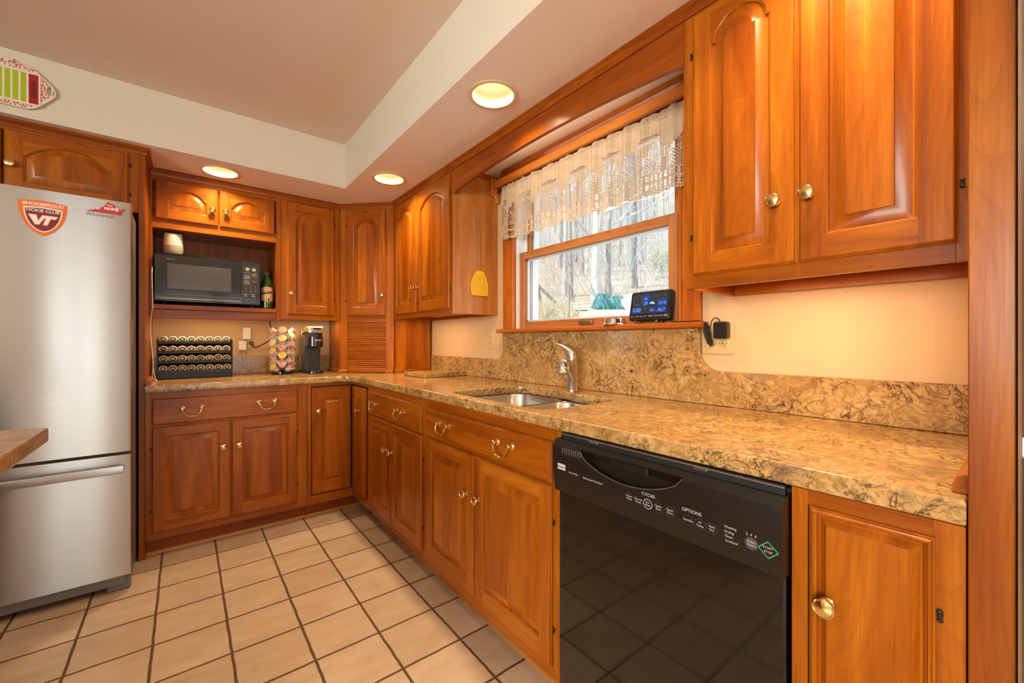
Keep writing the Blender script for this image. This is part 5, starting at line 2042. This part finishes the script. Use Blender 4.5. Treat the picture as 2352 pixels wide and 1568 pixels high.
colname = {0: 'middle column', -1: 'left front column', 1: 'right front column', -2: 'far left side', 2: 'far right side'}
ordp = ['lowest', 'second lowest', 'middle', 'second highest', 'topmost']
clr = {'red': 'red', 'scarlet': 'orange-red', 'yellow': 'yellow', 'paleyellow': 'pale yellow', 'peach': 'pale orange'}
for col in (0, -1, 1, -2, 2):
    az = toward + col * 2 * PI / 7
    rad = Vector((math.cos(az), math.sin(az), 0))
    nrm = rad * math.cos(TILT) + Vector((0, 0, 1)) * math.sin(TILT)
    side = Vector((0, 0, 1)).cross(rad)
    up = nrm.cross(side)
    M = Matrix((side, up, nrm)).transposed().to_euler()
    for q in range(5):
        zz = (zc if col % 2 == 0 else zo)[q]
        pos = Vector((CX_, CY_, ZC + .0015 + zz)) + rad * .0745
        kind = PODS[col][q]
        pd = thing('coffee_pod', '%s-lidded coffee pod, %s on the %s of the carousel' % (clr[kind], ordp[q], colname[col]), 'coffee pod', pos, 0, 'coffee pods on the carousel')
        pd.rotation_euler = M
        cp = link('cup', cupm, pd)
        link('foil_lid', FL[kind], pd)
        h = link('pod_holder', ringm, t, pos - Vector((CX_, CY_, ZC + .0015)), M)

# ------------------------------------------------------------------ coffee maker
t = thing('coffee_maker', 'slim black single-cup coffee maker with silver lid beside the corner cabinet', 'coffee maker', (.738, 3.175, ZC + .0015))
def dshape(w, y0, y1, r, n=10):
    """rounded front, square back"""
    pts = [(w / 2, y1), (w / 2, y0 + r)]
    pts += [(w / 2 * math.cos(a), y0 + r - r * math.sin(a)) for a in [PI * i / n for i in range(1, n)]]
    pts += [(-w / 2, y0 + r), (-w / 2, y1)]
    return pts
CMB = plain('coffee_black', (.014, .0135, .013), .22, coat=.4)
CMM = plain('coffee_charcoal', (.030, .028, .026), .5)
SILV = plain('coffee_silver', (.62, .52, .40), .28, .85)
m = MB()
m.rings([[(p[0], p[1], z) for p in dshape(.112 - d, d / 2, .255, .045)] for z, d in ((0, .004), (.003, 0), (.016, 0), (.022, .004))], cap0=True, cap1=True)
m.build('base', CMB, t)
m = MB()
m.rings([[(p[0], p[1], z) for p in rrect(-.051, .051, .105, .270, .012)] for z in (.0225, .195)], cap0=True, cap1=True)
m.build('tower', CMM, t)
m = MB()
m.rings([[(p[0], p[1], z) for p in rrect(-.0565, -.0515, .12, .285, .002)] for z in (.0225, .280)], cap0=True, cap1=True)
m.build('water_tank', plain('tank_smoke', (.10, .095, .085), .15, trans=.3, coat=.3), t)
m = MB()
m.rings([[(p[0], p[1], z) for p in dshape(.106 - d, d / 2 + .002, .27, .048)] for z, d in ((.183, .03), (.190, .012), (.196, .0), (.262, 0))], cap0=True, cap1=True)
hd = m.build('head', CMB, t)
kt = merge_text([('KEURIG', .0150, .012, .2375)], MWHITE)
for v_ in kt.vertices: v_.co.y = .050 - .048 * math.sqrt(max(1 - (v_.co.x / .053) ** 2, 0)) - .0006 + v_.co.y * .5
link('lettering', kt, hd)
m = MB()
m.rings([[(p[0], p[1], z) for p in dshape(.098 - d, .006 + d / 2, .265, .046)] for z, d in ((.2625, .0), (.296, .002), (.300, .006))], cap0=True, cap1=True)
m.build('collar', CMM, t)
m = MB()
R = []
for y, z0_, z1_, ww in ((-.006, .292, .318, .040), (.0, .292, .330, .049), (.030, .300, .3385, .0535), (.10, .300, .340, .0545), (.17, .296, .334, .0545), (.235, .288, .316, .0535), (.268, .284, .296, .050)):
    R.append([(-ww, y, z0_), (-ww, y, z1_ - .010), (-ww * .86, y, z1_), (ww * .86, y, z1_), (ww, y, z1_ - .010), (ww, y, z0_)])
m.rings(R, cap0=True, cap1=True)
ld_ = m.build('lid', SILV, t)
m = MB()
m.rings([[(p[0], y, p[1]) for p in rrect(-.026, .026, .316, .3265, .004, 4)] for y in (-.0062, -.0105)], cap1=True)
m.build('handle_slot', BLACKMATTE, ld_)
m = MB()
for s in (-1, 1): m.prism([(.20, .262), (.245, .262), (.262, .300), (.225, .330), (.205, .300)], 'x', s * .0555, s * .059)
m.build('hinge_arm', SILV, ld_)
m = MB()
m.tube(smooth_path([(-.045, .270, .010), (-.075, .262, .004), (-.095, .235, .004), (-.112, .235, .03), (-.116, .26, .075), (-.125, .28, .085)], 6), .0030, 7)
m.build('cord', BLACKMATTE, t)

# ------------------------------------------------------------------ chargers and cords on the back wall
t = thing('charger', 'tall white phone charger in the upper socket of the back wall outlet', 'charger', (.346, YW - .0062, 1.207))
m = MB()
m.rings([[(p[0], y, p[1]) for p in rrect(-.0245 + d, .0245 - d, -.042 + d, .042 - d, .006, 4)] for y, d in ((-.003, .001), (-.005, 0), (-.032, 0), (-.035, .003))], cap0=True, cap1=True)
b = m.build('body', WHITE, t)
m = MB()
for k_ in range(5): m.box(-.016, .004 - .004 * (k_ % 2), -.0353, -.0351, .020 - k_ * .008, .0212 - k_ * .008, 0)
for k_ in range(4): m.box(.008, .016, -.0353, -.0351, .010 - k_ * .010, .0116 - k_ * .010, 0)
m.build('print_marks', plain('grey_print', (.40, .38, .35), .6), b)
m = MB()
m.tube(smooth_path([(-.004, -.018, .042), (-.004, -.020, .062), (.010, -.026, .080), (.040, -.05, .089), (.080, -.10, .092), (.103, -.20, .100), (.112, -.26, .112)], 6), .0013, 6)
m.build('cord', WHITE, t)
t = thing('charger', 'square white phone charger in the lower socket with a cord hanging down', 'charger', (.3215, YW - .0062, 1.120))
m = MB()
m.rings([[(p[0], y, p[1]) for p in rrect(-.0235 + d, .0235 - d, -.032 + d, .032 - d, .006, 4)] for y, d in ((-.003, .001), (-.005, 0), (-.026, 0), (-.029, .003))], cap0=True, cap1=True)
m.build('body', WHITE, t)
m = MB()
m.tube(smooth_path([(0, -.014, -.031), (.003, -.030, -.060), (.006, -.034, -.110), (.008, -.038, -.160), (-.004, -.05, -.190), (-.020, -.055, -.1975)], 6), .0013, 6)
m.build('cord', WHITE, t)
t = thing('power_plug', 'black plug and thick cord running from the outlet behind the pod carousel', 'plug', (.377, YW - .0062, 1.138))
m = MB()
m.box(-.012, .012, -.024, -.0022, -.011, .011, .004)
m.build('body', BLACK, t)
m = MB()
m.tube(smooth_path([(.006, -.018, -.006), (.010, -.022, -.022), (.022, -.022, -.032), (.055, -.03, -.016), (.090, -.035, .006), (.118, -.035, .036), (.128, -.036, .080), (.118, -.036, .120), (.112, -.036, .150), (.108, -.036, .164)], 6), .0038, 8)
m.build('cord', BLACKMATTE, t)
t = thing('white_cord', 'long white cord hanging from the microwave down to the worktop by the tall panel', 'cord', (-.150, 3.19, ZC + .0015))
m = MB()
pts = [(.005, .13, .690), (.003, .02, .672), (.001, -.010, .630), (.002, -.016, .560), (.004, -.018, .480), (.004, -.020, .424), (.000, -.014, .395), (-.004, -.004, .360), (-.006, .01, .290), (-.004, .012, .230), (.002, .01, .150), (.006, .01, .070), (.014, .012, .012), (.022, -.01, .003), (.020, -.045, .0025)]
pts2 = [(.004, .012, .11), (.002, .016, .05), (.001, .02, .022), (.006, .016, .010), (.015, .008, .006), (.022, -.006, .0035)]
m.tube(smooth_path(pts, 6), .0022, 7)
m.tube(smooth_path(pts2, 5), .0022, 7)
m.build('cable', WHITE, t)

# ------------------------------------------------------------------ dishwasher
t = thing('dishwasher', 'black glossy built-in dishwasher under the worktop right of the sink', 'dishwasher', (.872, .8855, 0), RZW)
w = .8855 - .2845
m = MB()
m.box(.004, w - .004, .04, .60, .10, .868, .002)
m.box(.004, w - .004, .10, .12, .0015, .0995, .001)
m.build('tub', BLACKMATTE, t)
m = MB()
m.box(.003, w - .003, .006, .0395, .100, .716, .004)
m.build('door_panel', BLACKGLOSS, t)
DWB = plain('dishwasher_control_black', (.009, .0065, .0048), .34, coat=.0, bump=.12, bscale=900)
# bulging control fascia with a curved grip recess under its top edge
m = MB()
NX = 240
def fas(x, v):
    """surface of the fascia: x across 0..w, v up .712...862"""
    f = x / w
    y = -.006 - .010 * math.sin(PI * min(max((v - .700) / .20, 0), 1)) 
    if v > .845: y += (v - .845) * .35
    return y
gx0, gx1 = .105, .405
def gz(x):     # lower edge of the grip recess
    s = (x - gx0) / (gx1 - gx0)
    return .846 - .052 * max(math.sin(PI * min(max(s, 0), 1)), 0) ** .6
vs = [.712 + (.862 - .712) * i / 100 for i in range(101)]
P, F = [], []
idx = {}
for i in range(NX + 1):
    x = .0005 + (w - .001) * i / NX
    for j, v in enumerate(vs):
        y = fas(x, v)
        if gx0 < x < gx1 and v > gz(x) and v < .850: y += .020
        idx[i, j] = len(P)
        P.append((x, y, v))
for i in range(NX):
    for j in range(100): F.append((idx[i, j], idx[i + 1, j], idx[i + 1, j + 1], idx[i, j + 1]))
m.add(P, F)
fr_ = [P[idx[i, 0]] for i in range(NX + 1)]
m.rings([[(p[0], .0385, p[2]) for p in fr_], fr_], closed=False)
tp = [P[idx[i, 100]] for i in range(NX + 1)]
m.rings([tp, [(p[0], .0385, p[2] - .004) for p in tp]], closed=False)
for i in (0, NX):
    e = [P[idx[i, j]] for j in range(101)]
    m.rings([e, [(p[0], .0385, p[2]) for p in e]], closed=False)
cp = m.build('control_panel', DWB, t)
m = MB()
m.rings([[(x, fas(x, .84) + .019, z) for x, z in ((a, .848), (a, gz(a) + .002))] for a in [gx0 + .004 + (gx1 - gx0 - .008) * i / 24 for i in range(25)]], closed=False)
m.build('grip_recess', BLACKGLOSS, cp)
m = MB()
R = []
for i in range(25):
    a = gx0 + (gx1 - gx0) * i / 24
    R.append((a, fas(a, gz(a)) - .0006, gz(a)))
m.tube(R, .0014, 6)
m.build('grip_rim', plain('grip_rim_grey', (.06, .055, .05), .35), cp)
m = MB()
m.box(.200, .315, -.010, .004, .826, .849, .003)
m.build('latch', DWB, cp)
m = MB()
for k_ in range(8): m.box(.040 + k_ * .0085, .0462 + k_ * .0085, fas(0, .836) - .0004, fas(0, .836) + .004, .826, .842, .0003)
v_ = m.build('vent', BLACKMATTE, cp)
m = MB()
for k_ in range(9): m.box(.0385 + k_ * .0085, .0398 + k_ * .0085, fas(0, .836) - .0012, fas(0, .836) + .003, .8255, .8425, .0003)
m.build('vent_rib', GREY, v_)
m = MB()
m.box(.006, w - .006, .008, .012, .8735, .8765, .0005)
for x in (.12, .42): m.box(x, x + .03, .006, .0085, .869, .8768, .0008)
m.build('top_flange', STEEL_SINK, t)
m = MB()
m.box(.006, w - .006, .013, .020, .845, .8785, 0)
m.build('top_gap_shade', BLACKMATTE, t)  # solid black strip painting the shade of the gap under the worktop
DWI = plain('dishwasher_print', (.50, .47, .45), .5)
def pr_(items, mat, name='lettering'):
    o_ = link(name, merge_text(items, mat), cp)
    for vtx in o_.data.vertices: vtx.co.y = fas(vtx.co.x, vtx.co.z) - .0013 + vtx.co.y * .3
    return o_
DX = lambda y: .8855 - y
m = MB()
m.prism([(.021, .779), (.052, .779), (.052, .794), (.0505, .7965), (.048, .794), (.044, .796), (.021, .796)], 'y', -.0163, -.0168)
bd = m.build('badge', DWI, cp)
link('lettering', merge_text([('Kenmore', .0085, .036, .7870)], BLACK), bd, (0, -.0170, 0))
pr_([('Ultra Wash', .0075, .083, .7790), ('Quiet Guard Standard', .0075, .152, .7775)], DWI)
xs = [.268, .294, .320, .348, .377]
wl_ = [('Heavy', 'Wash'), ('Normal', 'Wash'), ('Eco', 'Wash'), ('Upper', 'Rack'), ('Quick', 'Rinse')]
items = [('CYCLES', .0105, .322, .7885)]
for x, (a, b_) in zip(xs, wl_): items += [(a, .0068, x, .7705), (b_, .0068, x, .7635)]
items += [('OPTIONS', .0105, .428, .7835)]
for x, (a, b_) in zip((.420, .446, .471), (('Sanitize', ''), ('Hi', 'Temp'), ('Heat', 'Dry'))):
    items += [(a, .0068, x, .766 if b_ else .7625)] + ([(b_, .0068, x, .759)] if b_ else [])
items += [('Washing', .0068, .5085, .7770), ('Drying', .0068, .5060, .7675), ('Clean', .0068, .5050, .7580), ('Sanitized', .0068, .5100, .7485)]
items += [('2  4  6', .0075, .5475, .7770), ('Delay', .0066, .5475, .7635), ('Hours', .0066, .5475, .7570), ('START', .0062, .5765, .7632), ('STOP', .0062, .5765, .7552)]
pr_(items, DWI)
def ring_on(cx, cz, r, wdt, mat, name, sq=1.0):
    m = MB()
    P0 = [(cx + r * math.cos(a), cz + r * math.sin(a)) for a in [2 * PI * i / 28 for i in range(28)]]
    P1 = [(cx + (r - wdt) * math.cos(a), cz + (r - wdt) * math.sin(a)) for a in [2 * PI * i / 28 for i in range(28)]]
    m.rings([[(x, fas(x, z) - .0009, z) for x, z in P0], [(x, fas(x, z) - .0009, z) for x, z in P1]])
    return m.build(name, mat, cp)
DIM = plain('dishwasher_key_outline', (.060, .055, .052), .5)
for i, x in enumerate(xs): ring_on(x, .7665, .0122, .0008 if i != 2 else .0014, DIM if i != 2 else DWI, 'key')
for x in (.420, .446, .471): ring_on(x, .7622, .0122, .0008, DIM, 'key')
ring_on(.5475, .760, .0122, .0120, DIM, 'key')
m = MB()
dm = lambda k_: [(.5765 + k_ * .0185 * a, .759 + k_ * .0185 * b_) for a, b_ in ((-1, 0), (0, .92), (1, 0), (0, -.92))]
m.rings([[(x, fas(x, z) - .0009, z) for x, z in dm(1)], [(x, fas(x, z) - .0009, z) for x, z in dm(.86)]])
m.build('key', plain('print_green', (.06, .35, .17), .5), cp)
# ------------------------------------------------------------------ the woods beyond the window
LEAF = plain('leaf_litter', (.44, .36, .29), .9, vary=.35, vscale=1.5)
BARK_L = plain('bark_pale', (.50, .48, .45), .9, vary=.35, vscale=3)
BARK_M = plain('bark_grey', (.30, .295, .29), .9, vary=.4, vscale=3)
BARK_D = plain('bark_dark', (.17, .18, .20), .9, vary=.3, vscale=3)
TWIG = plain('twig_pale', (.54, .53, .51), .9)
YAW = math.radians(38.38)
def ground_z(x, y):
    d = x * math.sin(YAW) + y * math.cos(YAW)
    pts = [(0, .10), (2.6, .55), (6, 1.38), (9, 1.78), (14, 2.65), (20, 4.4), (30, 8.0), (45, 14.5), (80, 31)]
    for (a, za_), (b, zb_) in zip(pts, pts[1:]):
        if d <= b: return za_ + (zb_ - za_) * (d - a) / (b - a) + .25 * math.sin(x * .35 + y * .2) * min(d / 20, 1) + .035 * max(d - 9, 0) * ((x - .9 * y) / max(d, 1)) * .5
    return 31
def at(px, d):
    l = (px - 1176.0) / 949.0
    return (d * math.sin(YAW) + l * d * math.cos(YAW), d * math.cos(YAW) - l * d * math.sin(YAW))
m = MB()
NG = 46
P = []
for i in range(NG + 1):
    d = 3.0 + 72 * (i / NG) ** 1.7
    for j in range(NG + 1):
        px = 800 + 1200 * j / NG
        x, y = at(px, d)
        if x < XW + .35: x = XW + .35
        P.append((x, y, ground_z(x, y)))
m.add(P, [(i * (NG + 1) + j, i * (NG + 1) + j + 1, (i + 1) * (NG + 1) + j + 1, (i + 1) * (NG + 1) + j) for i in range(NG) for j in range(NG)])
struct(m.build('ground', LEAF))

rt_ = random.Random(17)
def limb(m, p, d, L, r, depth, rnd, kids=3, mat=0, n=5, jit=.28):
    pts, rad = [Vector(p)], [r]
    v = Vector(d).normalized()
    k_ = 4
    for i in range(k_):
        v = (v + Vector((rnd.uniform(-jit, jit), rnd.uniform(-jit, jit), rnd.uniform(-.10, .20)))).normalized()
        pts.append(pts[-1] + v * L / k_)
        rad.append(r * (1 - .17 * (i + 1)))
    m.tube(pts, rad, n, mat, caps=False)
    if depth <= 0: return
    for q in range(kids):
        i = rnd.randint(1, k_)
        b = pts[i]
        dv = (v + Vector((rnd.uniform(-1, 1), rnd.uniform(-1, 1), rnd.uniform(-.25, .75)))).normalized()
        limb(m, b, dv, L * rnd.uniform(.45, .75), rad[i] * rnd.uniform(.45, .65), depth - 1, rnd, kids, mat, 4 if depth > 1 else 3, jit)
def trunk_mesh(h, r, rnd, mat, lean=.03, n=9):
    m = MB()
    pts, rad = [], []
    K = 9
    ox = oy = 0
    for i in range(K + 1):
        f = i / K
        pts.append((ox, oy, h * f - .15))
        ox += rnd.uniform(-lean, lean) * h / K * 2; oy += rnd.uniform(-lean, lean) * h / K * 2
        rad.append(r * ((1 - .62 * f) + .45 * math.exp(-f * 22)))
    m.tube(pts, rad, n)
    return m, pts, rad
def far_tree(seed, h, r, mat):
    rnd = random.Random(seed)
    m, pts, rad = trunk_mesh(h, r, rnd, mat, n=6)
    for q in range(15):
        i = rnd.randint(2, 9)
        a = rnd.uniform(0, 2 * PI)
        limb(m, pts[i], (math.cos(a), math.sin(a), rnd.uniform(.3, 1.2)), h * rnd.uniform(.12, .30), rad[i] * .5, 2, rnd, 3, 0, 4)
    return m.mesh('tree', mat)
FT = [far_tree(100 + i, 13 + i, .085 + .012 * (i % 3), (BARK_M, BARK_L, BARK_L, BARK_M, BARK_D)[i]) for i in range(5)]
kindn = {0: 'slender grey bare tree standing among many in the woods beyond the window', 1: 'slim pale bare tree standing among many in the woods beyond the window', 2: 'tall pale bare tree standing among many in the woods beyond the window', 3: 'tall grey bare tree standing among many in the woods beyond the window', 4: 'dark-barked bare tree standing among many in the woods beyond the window'}
for k_ in range(210):
    px = rt_.uniform(1040, 1800)
    d = 16 + 44 * rt_.random() ** .8
    x, y = at(px, d)
    q = rt_.choice((0, 1, 2, 3, 1, 2, 4))
    o = link('tree', FT[q], None, (x, y, ground_z(x, y)), (0, 0, rt_.uniform(0, 6.28)))
    s = rt_.uniform(.7, 1.25)
    o.scale = (s * .8, s * .8, s)
    tag(o, kindn[q], 'tree', 'bare trees in the woods, kind %s' % ('one', 'two', 'three', 'four', 'five')[q])
def near_tree(px, d, h, r, mat, label, seed, limbs=7, lean=.02, low=2, tw=TWIG):
    rnd = random.Random(seed)
    x, y = at(px, d)
    t = thing('tree', label, 'tree', (x, y, ground_z(x, y)))
    m, pts, rad = trunk_mesh(h, r, rnd, mat, lean, 10)
    tk = m.build('trunk', mat, t)
    for q in range(limbs):
        i = rnd.randint(low, 9)
        a = rnd.uniform(0, 2 * PI)
        b = MB()
        limb(b, pts[i], (math.cos(a), math.sin(a), rnd.uniform(.1, .9)), h * rnd.uniform(.2, .42), rad[i] * .55, 3, rnd, 3, 0, 6)
        b.build('branch', tw, t)
    return t
near_tree(1372, 13.6, 9, .165, BARK_L, 'thick pale tree trunk rising behind the tarp-covered heap', 1, 9, .025)
near_tree(1398, 13.9, 8, .10, BARK_M, 'crooked tree with twisted limbs just right of the thick pale trunk', 2, 10, .10, 3)
near_tree(1458, 15.5, 11, .085, BARK_D, 'straight dark tree trunk right of the tarp-covered heap', 3, 5, .015, 5)
near_tree(1298, 14.5, 11, .095, BARK_L, 'broad pale grey trunk in the left half of the window view', 4, 8, .02, 4)
near_tree(1312, 13.5, 10, .065, BARK_M, 'mottled grey trunk close beside the broad pale trunk', 5, 7, .03, 4)
near_tree(1337, 18.0, 12, .075, BARK_M, 'slim dark-grey trunk left of the thick pale tree', 6, 6, .02, 5)
near_tree(1349, 18.5, 12, .070, BARK_L, 'slim white trunk left of the thick pale tree', 7, 6, .02, 5)
near_tree(1237, 12.5, 8, .11, BARK_D, 'dark leaning trunk at the left edge of the window view', 8, 8, .06, 2)
near_tree(1473, 22, 13, .085, BARK_M, 'pinkish-grey trunk standing behind the straight dark tree', 9, 6, .02, 5)
# leaning bare sapling and brush
def brush(label, px0, px1, d0, d1, n_, seed, hmin, hmax, mat):
    rnd = random.Random(seed)
    m = MB()
    for q in range(n_):
        x, y = at(rnd.uniform(px0, px1), rnd.uniform(d0, d1))
        z = ground_z(x, y) - .05
        limb(m, (x, y, z), (rnd.uniform(-.6, .6), rnd.uniform(-.6, .6), 1), rnd.uniform(hmin, hmax), rnd.uniform(.006, .013), 2, rnd, 2, 0, 3, .5)
    o = m.build('brush', mat)
    return tag(o, label, 'brush', kind='stuff')
brush('tangle of pale bare brush and saplings filling the woods beyond the window', 1050, 1800, 13, 38, 1600, 31, 1.2, 4.6, TWIG)
brush('low tangle of dry weeds on the bank at the left of the window view', 1190, 1330, 6.5, 9.5, 300, 32, .14, .42, plain('dry_weed', (.56, .50, .36), .9))
x, y = at(1300, 11)
t = thing('sapling', 'thin bare sapling leaning left across the lower window view', 'sapling', (x, y, ground_z(x, y)))
rn = random.Random(4)
m = MB(); limb(m, (0, 0, -.1), (-.8, .5, .8), 4.2, .05, 0, rn); m.build('stem', BARK_M, t)
for q in range(5):
    m = MB(); limb(m, (-.4 - q * .35, .25 + q * .2, .6 + q * .45), (rn.uniform(-1, .6), rn.uniform(-.5, .5), 1), 1.4, .018, 2, rn, 3, 0, 4); m.build('branch', TWIG, t)
# green shrub
x, y = at(1525, 17)
t = thing('shrub', 'yellow-green evergreen shrub on the slope at the right of the window view', 'shrub', (x, y, ground_z(x, y)))
m = MB()
rn = random.Random(9)
for q in range(900):
    v = Vector((rn.gauss(0, 1), rn.gauss(0, 1), rn.gauss(0, 1))).normalized() * (rn.random() ** .4)
    c = Vector((v.x * .60, v.y * .60, .75 + v.z * .62))
    u = Vector((rn.uniform(-1, 1), rn.uniform(-1, 1), rn.uniform(-.2, 1))).normalized()
    s_ = u.orthogonal().normalized() * .018
    e_ = c + u * .13
    m.add([c - s_, c + s_, e_], [(0, 1, 2)])
m.build('foliage', plain('evergreen', (.36, .38, .19), .8, vary=.35, vscale=5), t)
m = MB(); limb(m, (0, 0, -.1), (0, 0, 1), 1.1, .05, 2, rn, 3, 0, 5); m.build('stem', BARK_M, t)
# heap under a teal tarp, blue tarp scrap, snow-fence posts
x, y = at(1412, 11.4)
gz0 = ground_z(x, y)
t = thing('tarp_heap', 'long heap covered by a wrinkled teal tarp under the trees', 'tarp', (x, y, gz0 - .10), -YAW)
m = MB()
NU, NV = 130, 40
P = []
rn = random.Random(2)
for i in range(NU + 1):
    u = i / NU
    for j in range(NV + 1):
        v = j / NV
        prof = math.sin(PI * v) ** .55
        hgt = .40 + .07 * math.sin(u * 5 + .6) + .035 * math.sin(u * 13)
        taper = min(u * 7, (1 - u) * 5, 1) ** .6
        fold = .020 * math.sin(u * 71 + 7 * math.sin(v * 6)) + .024 * math.sin(u * 29 + v * 13) + .012 * math.sin(u * 131 + v * 37)
        P.append((-.66 + 1.40 * u, -.45 + .9 * v - fold * (1 - v), max(prof * hgt * taper + fold * prof * taper, 0) * 1.0))
m.add(P, [(i * (NV + 1) + j, i * (NV + 1) + j + 1, (i + 1) * (NV + 1) + j + 1, (i + 1) * (NV + 1) + j) for i in range(NU) for j in range(NV)])
m.build('tarp', plain('teal_tarp', (.035, .16, .165), .5, vary=.55, vscale=9), t)
m = MB()
rr2 = random.Random(8)
R = []
for j in range(7):
    z = .02 + .40 * j / 6
    w_ = .19 * math.sin(PI * (.18 + .70 * j / 6)) 
    R.append([(.26 + (w_ + rr2.uniform(-.02, .02)) * math.cos(2 * PI * i / 12), -.38 + .10 * math.sin(2 * PI * i / 12) * (1 - j / 8), z + rr2.uniform(-.015, .015)) for i in range(12)])
m.rings(R, cap0=True, cap1=True)
m.build('pale_sheet', plain('white_sheet', (.55, .55, .55), .7), t)
x, y = at(1323, 10.6)
t = tag(None or (lambda mm_: mm_)(None) or thing('blue_tarp', 'small crumpled pale blue tarp lying on the ground left of the heap', 'tarp', (x, y, ground_z(x, y))), None)
m = MB()
P = []
for i in range(21):
    for j in range(13):
        u, v = i / 20 - .5, j / 12 - .5
        P.append((u * .40 * 1.4, v * .35, (.10 + .03 * math.sin(i * 1.7) + .02 * math.sin(j * 2.3 + i)) * max(1 - 4 * u * u, 0) * max(1 - 4 * v * v, 0) ** .5))
m.add(P, [(i * 13 + j, i * 13 + j + 1, (i + 1) * 13 + j + 1, (i + 1) * 13 + j) for i in range(20) for j in range(12)])
m.build('sheet', plain('pale_blue_tarp', (.42, .55, .66), .5), t, None, (0, 0, -YAW))
x, y = at(1308, 5.2)
t = thing('marker_stake', 'thin dark stake with yellow bands in the ground beyond the window', 'stake', (x, y, ground_z(x, y)))
m = MB(); m.tube([(0, 0, -.1), (0, 0, .62)], .006, 7); m.build('rod', BARK_D, t)
m = MB()
for z in (.10, .17): m.lathe([(.0075, z), (.0075, z + .025)], n=8)
m.build('band', plain('stake_yellow', (.7, .62, .06), .5), t)
